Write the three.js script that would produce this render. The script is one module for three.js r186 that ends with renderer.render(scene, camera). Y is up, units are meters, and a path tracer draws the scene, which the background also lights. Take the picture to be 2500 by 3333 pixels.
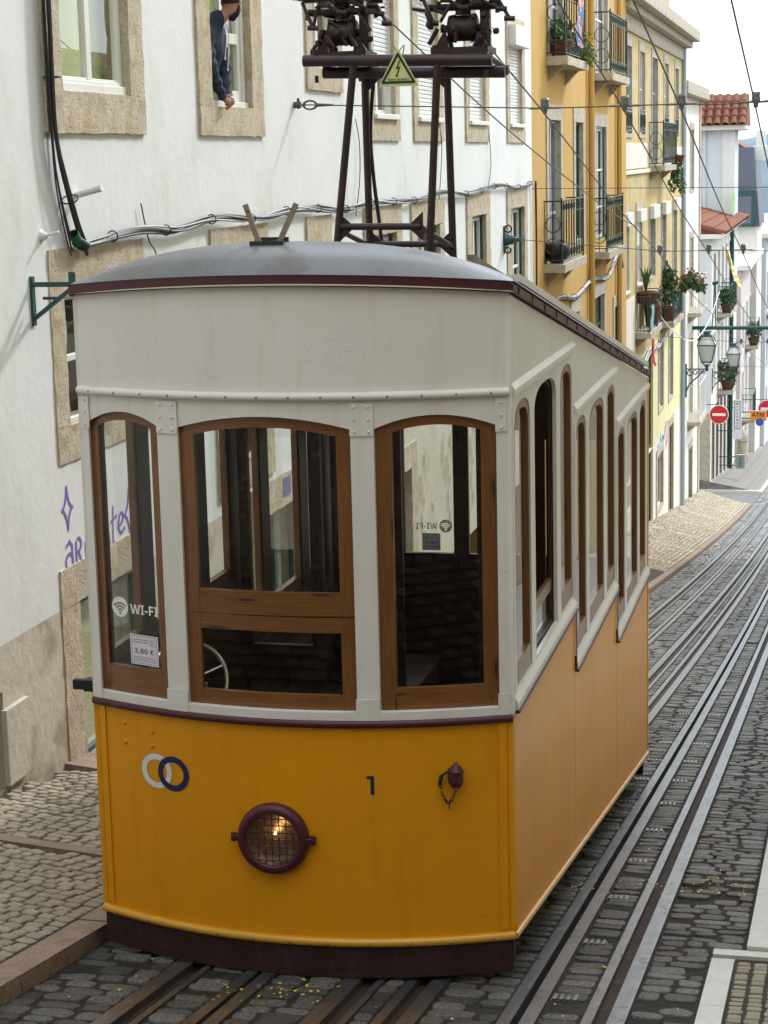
import * as THREE from 'three';
import { mergeGeometries } from 'three/addons/utils/BufferGeometryUtils.js';
import { RoundedBoxGeometry } from 'three/addons/geometries/RoundedBoxGeometry.js';
import { MarchingCubes } from 'three/addons/objects/MarchingCubes.js';

// ---------------------------------------------------------------- camera, sky, sun, exposure
const scene = new THREE.Scene();
const camera = new THREE.PerspectiveCamera(29.81, 768 / 1024, 0.1, 3000);
camera.position.set(0, 0, 0);
camera.up.set(-0.018655, 0.98329, -0.181089);
camera.lookAt(-0.22872, -0.180515, -0.956609);
camera.updateMatrixWorld();

const SUN = new THREE.Vector3(0.6, 1.0, -1.25).normalize();
const renderer = new THREE.WebGLRenderer({ antialias: true });
renderer.toneMapping = THREE.LinearToneMapping;
renderer.toneMappingExposure = 1.85;
renderer.shadowMap.enabled = true;
renderer.setSize(768, 1024);

// ---------------------------------------------------------------- seeded randomness and tiling noise
function rngOf(seed) { let a = seed >>> 0; return () => { a = (a + 0x6D2B79F5) | 0; let t = Math.imul(a ^ (a >>> 15), 1 | a); t = (t + Math.imul(t ^ (t >>> 7), 61 | t)) ^ t; return ((t ^ (t >>> 14)) >>> 0) / 4294967296; }; }
const rnd = rngOf(77);
const rr = (a, b) => a + (b - a) * rnd();
function hash2(x, y, s) { let h = Math.imul(x, 374761393) + Math.imul(y, 668265263) + Math.imul(s, 2246822519); h = Math.imul(h ^ (h >>> 13), 1274126177); return ((h ^ (h >>> 16)) >>> 0) / 4294967296; }
function vnoise(x, y, p, s, py = p) {
  const xi = Math.floor(x), yi = Math.floor(y), fx = x - xi, fy = y - yi, m = (k) => ((k % p) + p) % p, n = (k) => ((k % py) + py) % py;
  const u = fx * fx * (3 - 2 * fx), v = fy * fy * (3 - 2 * fy);
  const a = hash2(m(xi), n(yi), s), b = hash2(m(xi + 1), n(yi), s), c = hash2(m(xi), n(yi + 1), s), d = hash2(m(xi + 1), n(yi + 1), s);
  return a + (b - a) * u + (c - a) * v + (a - b - c + d) * u * v;
}
function fbm(u, v, f, oct, s) { let r = 0, a = 0.5, n = 0; for (let o = 0; o < oct; o++) { r += a * vnoise(u * f, v * f, f, s + o); n += a; a *= 0.55; f *= 2; } return r / n; }
function fbm2(u, v, fx, fy, oct, s) { let r = 0, a = 0.5, n = 0; for (let o = 0; o < oct; o++) { r += a * vnoise(u * fx, v * fy, fx, s + o, fy); n += a; a *= 0.55; fx *= 2; fy *= 2; } return r / n; }      // longer one way than the other
const clamp = (x, a = 0, b = 1) => Math.min(b, Math.max(a, x));
const sm = (a, b, x) => { const t = clamp((x - a) / (b - a)); return t * t * (3 - 2 * t); };

// the sky: bright thin cloud all round, a little brighter overhead and round the veiled sun
{
  const W = 512, H = 256, data = new Float32Array(W * H * 4), d = new THREE.Vector3();
  for (let j = 0; j < H; j++) for (let i = 0; i < W; i++) {
    const el = ((j + 0.5) / H - 0.5) * Math.PI, az = ((i + 0.5) / W - 0.5) * 2 * Math.PI;
    d.set(Math.cos(el) * Math.cos(az), Math.sin(el), Math.cos(el) * Math.sin(az));
    const up = Math.max(0, Math.sin(el)), ang = Math.acos(clamp(d.dot(SUN), -1, 1));
    const cl = fbm((i + 0.5) / W, (j + 0.5) / H, 8, 4, 5), wisps = sm(0.35, 0.75, cl);
    let L = 1.06 + 0.30 * up + 0.16 * (wisps - 0.4) + 1.5 * Math.exp(-Math.pow(ang / 0.42, 2));
    if (el < 0) L = 0.6;
    const blue = 0.13 * (1 - wisps) + 0.035;
    const o = (j * W + i) * 4;
    data[o] = L * (1 - blue * 0.9); data[o + 1] = L * (1 - blue * 0.25); data[o + 2] = L * (1 + blue * 0.35); data[o + 3] = 1;
  }
  const sky = new THREE.DataTexture(data, W, H, THREE.RGBAFormat, THREE.FloatType);
  sky.mapping = THREE.EquirectangularReflectionMapping; sky.magFilter = THREE.LinearFilter; sky.minFilter = THREE.LinearFilter; sky.needsUpdate = true;
  scene.background = sky; scene.environment = sky;
}
const sun = new THREE.DirectionalLight(new THREE.Color(1.0, 0.98, 0.95), 1.45);
sun.position.copy(SUN).multiplyScalar(120).add(new THREE.Vector3(-3, -6, -40));
sun.target.position.set(-3, -6, -40);
sun.castShadow = true; sun.shadow.radius = 11; sun.shadow.mapSize.set(4096, 4096);
Object.assign(sun.shadow.camera, { left: -75, right: 75, top: 60, bottom: -60, near: 1, far: 300 });
scene.add(sun, sun.target);

// ---------------------------------------------------------------- ground profile (the street falls away from the viewer)
const G = (z) => { const D = -7.784 - z; return -3.876 - 0.173 * D + (D > 0 ? 0.000268 * D * D : 0); };
const slopeAt = (z) => Math.atan2(G(z) - G(z - 0.1), 0.1);      // > 0: the ground rises towards +z
const pieces = (pts, x) => { for (let i = 1; i < pts.length; i++) if (x <= pts[i][0]) { const [a, p] = pts[i - 1], [b, q] = pts[i]; return p + (q - p) * clamp((x - a) / (b - a)); } return pts[pts.length - 1][1]; };
const wallRise = (z) => pieces([[-120, 0.6], [-90, 0.55], [-60, 0.42], [-20, 0.25], [-14, 0.22], [-12, 0.155], [5, 0.1]], z);
const walkY = (x, z) => G(z) + 0.09 + wallRise(z) * clamp((-3.98 - x) / 1.76, 0, 1.2);   // the pavement by the houses

// ---------------------------------------------------------------- textures
function tex(size, fn, srgb = true) {
  const data = new Uint8Array(size * size * 4);
  for (let j = 0; j < size; j++) for (let i = 0; i < size; i++) {
    const c = fn((i + 0.5) / size, (j + 0.5) / size), o = (j * size + i) * 4;
    if (typeof c === 'number') { data[o] = data[o + 1] = data[o + 2] = clamp(c) * 255; } else { data[o] = clamp(c[0]) * 255; data[o + 1] = clamp(c[1]) * 255; data[o + 2] = clamp(c[2]) * 255; }
    data[o + 3] = 255;
  }
  const t = new THREE.DataTexture(data, size, size, THREE.RGBAFormat);
  t.wrapS = t.wrapT = THREE.RepeatWrapping; t.magFilter = THREE.LinearFilter; t.minFilter = THREE.LinearMipmapLinearFilter; t.generateMipmaps = true;
  if (srgb) t.colorSpace = THREE.SRGBColorSpace;
  t.needsUpdate = true; return t;
}
const rep = (t, m, n = m) => { const c = t.clone(); c.repeat.set(1 / m, 1 / n); c.needsUpdate = true; return c; };
const T = {};
T.plaster = tex(512, (u, v) => { const a = fbm(u, v, 4, 5, 11), b = fbm(u, v, 24, 3, 21), st = sm(0.56, 0.8, fbm2(u, v, 6, 3, 4, 31)); const g = 0.95 + 0.05 * (a - 0.5) + 0.02 * (b - 0.5) - 0.035 * st; return [g, g * (0.998), g * (0.99 - 0.02 * st)]; });
T.plasterB = tex(512, (u, v) => 0.5 + 0.6 * (fbm(u, v, 16, 4, 41) - 0.5) + 0.3 * (fbm(u, v, 3, 3, 43) - 0.5), false);
T.peel = tex(512, (u, v) => { const a = fbm(u, v, 5, 5, 51), p = sm(0.60, 0.66, fbm(u, v, 7, 5, 53)), drt = fbm2(u, v, 12, 6, 4, 54), g = 0.86 + 0.16 * (a - 0.5) - 0.12 * sm(0.55, 0.8, drt); return [g * (1 - 0.02 * p), g * (1 + 0.04 * p), g * (1 + 0.42 * p)]; });
T.stone = tex(512, (u, v) => { const a = fbm(u, v, 5, 5, 61), b = fbm(u, v, 40, 3, 63), c = sm(0.52, 0.72, fbm(u, v, 9, 4, 65)), pit = sm(0.66, 0.8, fbm(u, v, 48, 2, 67)); const g = 0.86 + 0.18 * (a - 0.5) + 0.08 * (b - 0.5) - 0.07 * pit; return [g * (1 - 0.05 * c), g * (0.97 - 0.09 * c), g * (0.92 - 0.17 * c)]; });
T.dirty = tex(512, (u, v) => { const a = fbm(u, v, 4, 5, 151), b = fbm(u, v, 30, 3, 153), c = sm(0.5, 0.75, fbm(u, v, 5, 5, 155)); const g = 0.86 + 0.12 * (a - 0.5) + 0.08 * (b - 0.5) - 0.12 * c; return [g, g * (0.985 - 0.05 * c), g * (0.95 - 0.12 * c)]; });
T.marble = tex(512, (u, v) => { const g = 0.92 + 0.08 * (fbm(u, v, 4, 5, 161) - 0.5) + 0.06 * (fbm(u, v, 40, 2, 163) - 0.5); return [g, g * 0.995, g * 0.98]; });
T.stoneB = tex(512, (u, v) => { const a = fbm(u, v, 14, 5, 71), pit = sm(0.58, 0.75, fbm(u, v, 44, 3, 67)); return 0.75 * a + 0.3 - 0.5 * pit; }, false);
T.wood = tex(512, (u, v) => {
  let k = 0; const kn = [[0.3, 0.22], [0.72, 0.61], [0.18, 0.8]];
  let w = u; for (const [a, b] of kn) { const dx = u - a, dy = (v - b) * 0.45, r = Math.hypot(dx, dy); k += Math.exp(-Math.pow(r / 0.022, 2)); w += 0.02 * Math.exp(-Math.pow(r / 0.06, 2)) * Math.sign(dx); }
  const ring = 0.5 + 0.5 * Math.sin((w * 26 + 3 * fbm2(u, v, 4, 1, 3, 81)) * 6.283), f = fbm2(u, v, 64, 8, 3, 83), a = fbm(u, v, 3, 4, 85);
  const g = 0.80 + 0.10 * (ring - 0.5) + 0.22 * (f - 0.5) + 0.22 * (a - 0.5) - 0.5 * k; return [g, g * (0.96 - 0.1 * k), g * 0.9];
});
T.paint = tex(512, (u, v) => { const a = fbm(u, v, 3, 5, 91), s = sm(0.55, 0.85, fbm2(u, v, 18, 3, 4, 93)); const sc = sm(0.70, 0.74, fbm2(u, v, 40, 160, 2, 99)) * sm(0.5, 0.7, fbm(u, v, 6, 3, 90)); const g = 0.95 + 0.07 * (a - 0.5) - 0.024 * s - 0.04 * sc; return [g, g * (1 - 0.01 * s), g * (1 - 0.03 * s)]; });
T.paintB = tex(512, (u, v) => 0.5 + 0.5 * (fbm(u, v, 5, 3, 97) - 0.5) + 0.14 * (fbm(u, v, 64, 2, 98) - 0.5), false);
T.ripple = tex(512, (u, v) => 0.5 + 0.5 * (fbm(u, v, 3, 3, 131) - 0.5) + 0.25 * (fbm2(u, v, 3, 9, 3, 133) - 0.5), false);
T.rock = tex(512, (u, v) => { const a = fbm(u, v, 6, 5, 101), b = fbm(u, v, 48, 3, 103), l = sm(0.6, 0.78, fbm(u, v, 20, 4, 105)); const g = 0.66 + 0.34 * (a - 0.5) + 0.3 * (b - 0.5) + 0.16 * l; return [g, g * 0.985, g * 0.97]; });
T.rockB = tex(512, (u, v) => fbm(u, v, 10, 5, 111), false);
T.steel = tex(512, (u, v) => { const a = fbm2(u, v, 48, 10, 3, 121), b = fbm(u, v, 6, 4, 123), s = sm(0.6, 0.8, fbm(u, v, 14, 4, 125)); const g = 0.84 + 0.16 * (a - 0.5) + 0.14 * (b - 0.5) - 0.22 * s; return [g, g * (1 - 0.06 * s), g * (1 - 0.14 * s)]; });

// ---------------------------------------------------------------- materials
const lin = (r, g, b) => new THREE.Color().setRGB(r, g, b);
function mat(c, o = {}) { const P = o.clearcoat !== undefined || o.transmission !== undefined || o.sheen !== undefined; const m = P ? new THREE.MeshPhysicalMaterial() : new THREE.MeshStandardMaterial(); m.roughness = 0.8; m.metalness = 0; m.setValues(o); m.color = lin(...c); return m; }
const M = {
  plaster: mat([0.775, 0.795, 0.795], { map: rep(T.plaster, 3.2, 3.2), bumpMap: rep(T.plasterB, 1.1), bumpScale: 0.004, roughness: 0.9 }),
  dado: mat([0.72, 0.69, 0.60], { map: rep(T.dirty, 1.9), bumpMap: rep(T.plasterB, 0.9), bumpScale: 0.008, roughness: 0.9 }),
  stone: mat([0.66, 0.605, 0.505], { map: rep(T.stone, 0.9), bumpMap: rep(T.stoneB, 0.9), bumpScale: 0.007, roughness: 0.92 }),
  paleStone: mat([0.62, 0.59, 0.53], { map: rep(T.stone, 1.3), bumpMap: rep(T.stoneB, 0.7), bumpScale: 0.01, roughness: 0.9 }),
  ochre: mat([0.54, 0.325, 0.075], { map: rep(T.plaster, 2.6), bumpMap: rep(T.plasterB, 1.0), bumpScale: 0.004, roughness: 0.9 }),
  paleYellow: mat([0.70, 0.53, 0.21], { map: rep(T.peel, 3.1), bumpMap: rep(T.plasterB, 1.0), bumpScale: 0.004, roughness: 0.9 }),
  lemon: mat([0.70, 0.66, 0.36], { map: rep(T.plaster, 2.4), roughness: 0.9 }),
  cream: mat([0.74, 0.70, 0.62], { map: rep(T.plaster, 2.8), roughness: 0.9 }),
  bluish: mat([0.66, 0.68, 0.72], { map: rep(T.plaster, 2.8), roughness: 0.9 }),
  pink: mat([0.66, 0.58, 0.57], { map: rep(T.plaster, 2.8), roughness: 0.9 }),
  greyGreen: mat([0.64, 0.58, 0.40], { map: rep(T.plaster, 2.8), roughness: 0.9 }),
  mansard: mat([0.12, 0.13, 0.17], { map: rep(T.paint, 2), roughness: 0.6 }),
  tile: mat([0.42, 0.13, 0.06], { map: rep(T.rock, 0.8), roughness: 0.9 }),
  room: mat([0.42, 0.40, 0.36], { roughness: 0.9 }),
  whitePaint: mat([0.78, 0.77, 0.73], { map: rep(T.paint, 1.0), roughness: 0.45 }),
  shutter: mat([0.78, 0.79, 0.78], { map: rep(T.paint, 0.8), roughness: 0.5 }),
  curtain: mat([0.46, 0.50, 0.26], { roughness: 0.9 }),
  greenPaint: mat([0.012, 0.07, 0.065], { map: rep(T.paint, 0.6), roughness: 0.35 }),
  ironGreen: mat([0.012, 0.035, 0.03], { roughness: 0.45 }),
  insulator: mat([0.13, 0.14, 0.115], { roughness: 0.4 }),
  iron: mat([0.02, 0.022, 0.024], { roughness: 0.5 }),
  greyPipe: mat([0.34, 0.40, 0.46], { map: rep(T.paint, 0.8), roughness: 0.5 }),
  pane: mat([0.96, 0.98, 0.97], { transmission: 1, thickness: 0, roughness: 0.0, ior: 1.5 }),
  // street
  dirt: mat([0.042, 0.035, 0.028], { map: rep(T.rock, 1.1), bumpMap: rep(T.rockB, 0.4), bumpScale: 0.02, roughness: 0.95 }),
  cobble: [[0.33, 0.325, 0.32], [0.42, 0.41, 0.40], [0.22, 0.22, 0.223], [0.53, 0.52, 0.50], [0.32, 0.285, 0.245]].map((c) => mat(c, { map: rep(T.rock, 0.5), bumpMap: rep(T.rockB, 0.14), bumpScale: 0.008, roughness: 0.27 })),
  sett: [[0.70, 0.65, 0.56], [0.62, 0.575, 0.50], [0.74, 0.70, 0.61], [0.66, 0.595, 0.50]].map((c) => mat(c, { map: rep(T.stone, 0.5), bumpMap: rep(T.rockB, 0.16), bumpScale: 0.006, roughness: 0.75 })),
  joint: mat([0.075, 0.064, 0.05], { map: rep(T.rock, 0.9), roughness: 0.95 }),
  pinkStone: mat([0.40, 0.31, 0.25], { map: rep(T.stone, 0.8), bumpMap: rep(T.stoneB, 0.4), bumpScale: 0.008, roughness: 0.85 }),
  slab: mat([0.66, 0.645, 0.615], { map: rep(T.marble, 1.6), bumpMap: rep(T.rockB, 0.5), bumpScale: 0.003, roughness: 0.8 }),
  steel: mat([0.30, 0.305, 0.315], { map: rep(T.steel, 1.3), bumpMap: rep(T.rockB, 0.6), bumpScale: 0.002, metalness: 0.8, roughness: 0.34 }),
  rust: mat([0.09, 0.05, 0.035], { map: rep(T.rock, 0.5), roughness: 0.9 }),
  castIron: mat([0.15, 0.155, 0.16], { map: rep(T.steel, 0.3), metalness: 0.6, roughness: 0.5 }),
  // the car
  yellow: mat([0.83, 0.345, 0.004], { map: rep(T.paint, 1.3, 1.9), bumpMap: rep(T.paintB, 0.8), bumpScale: 0.004, roughness: 0.5, clearcoat: 0.08, clearcoatRoughness: 0.3, specularIntensity: 0.6 }),
  yellowSide: mat([0.83, 0.345, 0.004], { map: rep(T.paint, 1.2, 1.7), bumpMap: rep(T.ripple, 1.5, 0.9), bumpScale: 0.012, roughness: 0.38, clearcoat: 0.13, clearcoatRoughness: 0.10, specularIntensity: 0.16 }),
  yellowTrim: mat([0.72, 0.36, 0.02], { map: rep(T.paint, 0.5), roughness: 0.35, clearcoat: 0.5, clearcoatRoughness: 0.3 }),
  white: mat([0.82, 0.79, 0.745], { map: rep(T.paint, 1.1, 1.6), bumpMap: rep(T.paintB, 0.6), bumpScale: 0.0015, roughness: 0.5 }),
  whiteSide: mat([0.82, 0.79, 0.745], { map: rep(T.paint, 1.1, 1.6), bumpMap: rep(T.ripple, 1.1), bumpScale: 0.004, roughness: 0.36, clearcoat: 0.5, clearcoatRoughness: 0.25 }),
  purple: mat([0.075, 0.012, 0.022], { map: rep(T.paint, 0.4), roughness: 0.45 }),
  skirt: mat([0.075, 0.022, 0.028], { map: rep(T.rock, 0.7), roughness: 0.7 }),
  wood: mat([0.27, 0.112, 0.026], { map: rep(T.wood, 0.32, 0.9), bumpMap: rep(T.paintB, 0.2), bumpScale: 0.001, roughness: 0.42, clearcoat: 0.4, clearcoatRoughness: 0.25 }),
  darkWood: mat([0.075, 0.032, 0.018], { map: rep(T.wood, 0.4, 1.1), roughness: 0.45 }),
  floor: mat([0.06, 0.05, 0.04], { map: rep(T.rock, 0.5), roughness: 0.8 }),
  ceiling: mat([0.45, 0.40, 0.32], { roughness: 0.7 }),
  roof: mat([0.20, 0.205, 0.225], { map: rep(T.dirty, 1.4), bumpMap: rep(T.paintB, 0.7), bumpScale: 0.006, roughness: 0.36 }),
  tower: mat([0.062, 0.020, 0.022], { map: rep(T.rock, 0.5), roughness: 0.5 }),
  chrome: mat([0.8, 0.8, 0.82], { metalness: 1, roughness: 0.12 }),
  bare: mat([0.34, 0.27, 0.20], { map: rep(T.steel, 0.3), roughness: 0.6 }),
  black: mat([0.012, 0.012, 0.014], { roughness: 0.5 }),
  cableBlack: mat([0.018, 0.02, 0.028], { roughness: 0.5 }),
  cableGrey: mat([0.34, 0.35, 0.37], { roughness: 0.5 }),
  wire: mat([0.09, 0.085, 0.08], { roughness: 0.5, metalness: 0.3 }),
  terracotta: mat([0.36, 0.12, 0.06], { map: rep(T.rock, 0.4), roughness: 0.85 }),
  leaf: mat([0.055, 0.12, 0.03], { roughness: 0.6 }), leafLight: mat([0.15, 0.22, 0.04], { roughness: 0.6 }), petal: mat([0.5, 0.06, 0.05], { roughness: 0.6 }),
  red: mat([0.56, 0.012, 0.02], { roughness: 0.4 }), signWhite: mat([0.8, 0.8, 0.8], { roughness: 0.45 }),
};
M.cobbleMixed = M.cobble[0].clone(); M.cobbleMixed.color = lin(1, 1, 1); M.settMixed = M.sett[0].clone(); M.settMixed.color = lin(1, 1, 1);
for (const k of ['leaf', 'leafLight', 'petal']) M[k].side = THREE.DoubleSide;

// ---------------------------------------------------------------- building helpers
const used = {};
const numbered = (n) => { used[n] = (used[n] ?? -1) + 1; return used[n] ? `${n}_${String(used[n]).padStart(3, '0')}` : n; };
function thing(name, label, category, pos = [0, 0, 0], group) { const o = new THREE.Group(); o.name = numbered(name); o.position.set(...pos); o.userData = { label, category }; if (group) o.userData.group = group; scene.add(o); return o; }
function structure(name) { const o = new THREE.Group(); o.name = numbered(name); o.userData = { kind: 'structure' }; scene.add(o); return o; }
function grp(name, parent) { const o = new THREE.Group(); o.name = name; parent.add(o); return o; }
const plain = (g) => { const q = g.index ? g.toNonIndexed() : g; for (const k of Object.keys(q.attributes)) if (!['position', 'normal', 'uv'].includes(k)) q.deleteAttribute(k); return q; };
function join(gs) { return gs.length === 1 ? gs[0] : mergeGeometries(gs.map(plain)); }
function part(name, g, m, parent) { const o = new THREE.Mesh(Array.isArray(g) ? join(g) : g, m); o.name = name; o.castShadow = o.receiveShadow = true; parent.add(o); return o; }
function uvm(g, off = 0) {             // uv in metres, from each face's own direction
  g = g.index ? g.toNonIndexed() : g; if (!g.attributes.normal) g.computeVertexNormals();
  const p = g.attributes.position, n = g.attributes.normal, uv = new Float32Array(p.count * 2);
  for (let i = 0; i < p.count; i += 3) {
    let ax = 0, ay = 0, az = 0; for (let k = 0; k < 3; k++) { ax += n.getX(i + k); ay += n.getY(i + k); az += n.getZ(i + k); }
    ax = Math.abs(ax); ay = Math.abs(ay); az = Math.abs(az);
    for (let k = 0; k < 3; k++) { const x = p.getX(i + k), y = p.getY(i + k), z = p.getZ(i + k); const [u, v] = ax >= ay && ax >= az ? [z, y] : ay >= az ? [x, z] : [x, y]; uv[(i + k) * 2] = u + off; uv[(i + k) * 2 + 1] = v + off * 0.7; }
  }
  g.setAttribute('uv', new THREE.BufferAttribute(uv, 2)); return g;
}
const box = (x0, x1, y0, y1, z0, z1, off = 0) => uvm(new THREE.BoxGeometry(Math.abs(x1 - x0), Math.abs(y1 - y0), Math.abs(z1 - z0)).translate((x0 + x1) / 2, (y0 + y1) / 2, (z0 + z1) / 2), off);
const rbox = (x0, x1, y0, y1, z0, z1, r = 0.008, off = 0) => uvm(new RoundedBoxGeometry(Math.abs(x1 - x0), Math.abs(y1 - y0), Math.abs(z1 - z0), 1, r).translate((x0 + x1) / 2, (y0 + y1) / 2, (z0 + z1) / 2), off);
const V = (x, y, z) => new THREE.Vector3(x, y, z);
function rough(x0, x1, y0, y1, z0, z1, amp = 0.006, cell = 0.09, off = 0) {      // a hewn stone: edges and faces uneven
  const w = Math.abs(x1 - x0), h = Math.abs(y1 - y0), d = Math.abs(z1 - z0), n = (l) => Math.max(1, Math.min(22, Math.round(l / cell)));
  const g = new THREE.BoxGeometry(w, h, d, n(w), n(h), n(d)).translate((x0 + x1) / 2, (y0 + y1) / 2, (z0 + z1) / 2), p = g.attributes.position;
  for (let i = 0; i < p.count; i++) { const k = [Math.round(p.getX(i) * 500), Math.round(p.getY(i) * 500), Math.round(p.getZ(i) * 500)]; const e = (s) => (hash2(k[0] + k[2] * 31, k[1], s) - 0.5) * 2 * amp; p.setXYZ(i, p.getX(i) + e(1), p.getY(i) + e(2), p.getZ(i) + e(3)); }
  g.computeVertexNormals(); return uvm(g, off);
}
function rod(a, b, r, seg = 8, r2 = r) { const A = a.isVector3 ? a : V(...a), B = b.isVector3 ? b : V(...b), d = B.clone().sub(A), g = new THREE.CylinderGeometry(r2, r, d.length(), seg); g.applyQuaternion(new THREE.Quaternion().setFromUnitVectors(V(0, 1, 0), d.clone().normalize())); g.translate((A.x + B.x) / 2, (A.y + B.y) / 2, (A.z + B.z) / 2); return uvm(g); }
function flat(a, b, w, t) {            // a flat bar from a to b, w wide across x, t thick
  const A = V(...a), B = V(...b), d = B.clone().sub(A), g = new THREE.BoxGeometry(w, d.length(), t); g.applyQuaternion(new THREE.Quaternion().setFromUnitVectors(V(0, 1, 0), d.clone().normalize())); g.translate((A.x + B.x) / 2, (A.y + B.y) / 2, (A.z + B.z) / 2); return uvm(g);
}
function tube(pts, r, seg = 40, rad = 6, tension = 0.5) { return new THREE.TubeGeometry(new THREE.CatmullRomCurve3(pts.map((p) => (p.isVector3 ? p : V(...p))), false, 'catmullrom', tension), seg, r, rad, false); }
const lathe = (pts, seg = 20) => new THREE.LatheGeometry(pts.map(([a, b]) => new THREE.Vector2(a, b)), seg);
function decal(w, h, draw) { const c = document.createElement('canvas'); c.width = w; c.height = h; const x = c.getContext('2d'); x.clearRect(0, 0, w, h); draw(x, w, h); const t = new THREE.CanvasTexture(c); t.colorSpace = THREE.SRGBColorSpace; return t; }
function prismPoly(pts, z0, z1) { const s = new THREE.Shape(pts.map(([a, b]) => new THREE.Vector2(a, b))); return uvm(new THREE.ExtrudeGeometry(s, { depth: z1 - z0, bevelEnabled: false }).translate(0, 0, z0)); }

// ================================================================ THE STREET
function sweep(x0, x1, top, bottom, za, zb, step = 1.5, h = (x, z) => G(z)) {      // a bar of the street's own profile, za > zb
  const n = Math.max(1, Math.round((za - zb) / step)), pos = [], uv = [];
  const quad = (a, b, c, d, ua, ub, uc, ud) => { pos.push(...a, ...b, ...c, ...a, ...c, ...d); uv.push(...ua, ...ub, ...uc, ...ua, ...uc, ...ud); };
  for (let i = 0; i < n; i++) {
    const p = za + (zb - za) * i / n, q = za + (zb - za) * (i + 1) / n;
    const T0 = [x0, h(x0, p) + top, p], T1 = [x1, h(x1, p) + top, p], T2 = [x1, h(x1, q) + top, q], T3 = [x0, h(x0, q) + top, q];
    const B0 = [x0, h(x0, p) + bottom, p], B1 = [x1, h(x1, p) + bottom, p], B2 = [x1, h(x1, q) + bottom, q], B3 = [x0, h(x0, q) + bottom, q];
    quad(T0, T1, T2, T3, [x0, p], [x1, p], [x1, q], [x0, q]);
    quad(B0, T0, T3, B3, [p, bottom], [p, top], [q, top], [q, bottom]);
    quad(T1, B1, B2, T2, [p, top], [p, bottom], [q, bottom], [q, top]);
    if (i === 0) quad(B0, B1, T1, T0, [x0, bottom], [x1, bottom], [x1, top], [x0, top]);
    if (i === n - 1) quad(B2, B3, T3, T2, [x1, bottom], [x0, bottom], [x0, top], [x1, top]);
  }
  const g = new THREE.BufferGeometry(); g.setAttribute('position', new THREE.Float32BufferAttribute(pos, 3)); g.setAttribute('uv', new THREE.Float32BufferAttribute(uv, 2)); g.computeVertexNormals(); return g;
}
{ // the ground under everything, one sheet out to the horizon
  const g = structure('ground');
  const pos = [], uv = [], idx = [], zs = [60, 20, 10, 5, 0]; for (let z = -4; z > -130; z -= 3) zs.push(z); zs.push(-140, -160, -190, -230, -300, -420, -700, -1200);
  const xs = [-900, -300, -80, -30, -8, -4, 0, 4, 12, 40, 120, 400, 900];
  const low = G(-190), gy = (z) => (z < -190 ? low - (-190 - z) * 0.02 : G(z)) - 0.16;
  zs.forEach((z) => xs.forEach((x) => { pos.push(x, gy(z), z); uv.push(x, z); }));
  for (let i = 0; i < zs.length - 1; i++) for (let j = 0; j < xs.length - 1; j++) { const a = i * xs.length + j, b = a + 1, c = a + xs.length, d = c + 1; idx.push(a, b, c, b, d, c); }
  const q = new THREE.BufferGeometry(); q.setAttribute('position', new THREE.Float32BufferAttribute(pos, 3)); q.setAttribute('uv', new THREE.Float32BufferAttribute(uv, 2)); q.setIndex(idx); q.computeVertexNormals();
  part('earth', q, M.dirt, g);
}
const street = structure('street');
// the bed between the stones stays clear of the rails and of the slots for the haulage cable
const RAIL = { L1: [-3.275, -3.075], slot1: [-2.875, -2.715], b1: [-2.36, -2.16], b2: [-2.05, -1.85], slot2: [-1.487, -1.317], d: [-1.112, -0.912] };
const BEDS = [[-3.80, -3.275], [-3.075, -2.875], [-2.715, -2.36], [-2.16, -2.05], [-1.85, -1.487], [-1.317, -1.112], [-0.912, 2.6]];
part('street_bed', BEDS.map(([a, b]) => sweep(a, b, -0.011, -0.12, 14, -175, 2)), M.dirt, street);

function stoneShape(w, d, h, seed, sq = 3.2, jit = 0.08, dome = 0.10) {      // a worn sett: flat-domed top, rounded rim, straight sides; top at y = 0
  const r = rngOf(seed), N = 12, ring = [], out = [];
  for (let k = 0; k < N; k++) { const a = (k + 0.5) / N * Math.PI * 2, c = Math.cos(a), s = Math.sin(a), q = Math.pow(Math.pow(Math.abs(c), sq) + Math.pow(Math.abs(s), sq), -1 / sq) * (1 - jit * r()); ring.push([c * q * w / 2, s * q * d / 2]); }
  const lv = [[1.0, -h], [1.0, -0.014], [0.95, -0.005], [0.80, -0.001 - dome * 0.004]], vs = [];
  for (const [f, y] of lv) for (const [x, z] of ring) vs.push([x * f, y + (f < 1 ? (r() - 0.5) * 0.004 : 0), z * f]);
  vs.push([(r() - 0.5) * w * 0.1, 0.001 * dome, (r() - 0.5) * d * 0.1]);
  const idx = []; for (let l = 0; l < 3; l++) for (let k = 0; k < N; k++) { const a = l * N + k, b = l * N + (k + 1) % N; idx.push(a, a + N, b, b, a + N, b + N); }
  for (let k = 0; k < N; k++) idx.push(3 * N + k, 4 * N, 3 * N + (k + 1) % N);
  const g = new THREE.BufferGeometry(); g.setAttribute('position', new THREE.Float32BufferAttribute(vs.flat(), 3)); g.setIndex(idx); g.computeVertexNormals();
  const uv = []; for (const [x, y, z] of vs) uv.push(x + seed * 0.37, z + y + seed * 0.21); g.setAttribute('uv', new THREE.Float32BufferAttribute(uv, 2)); return g;
}
const camSpace = (p) => p.clone().project(camera);
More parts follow.
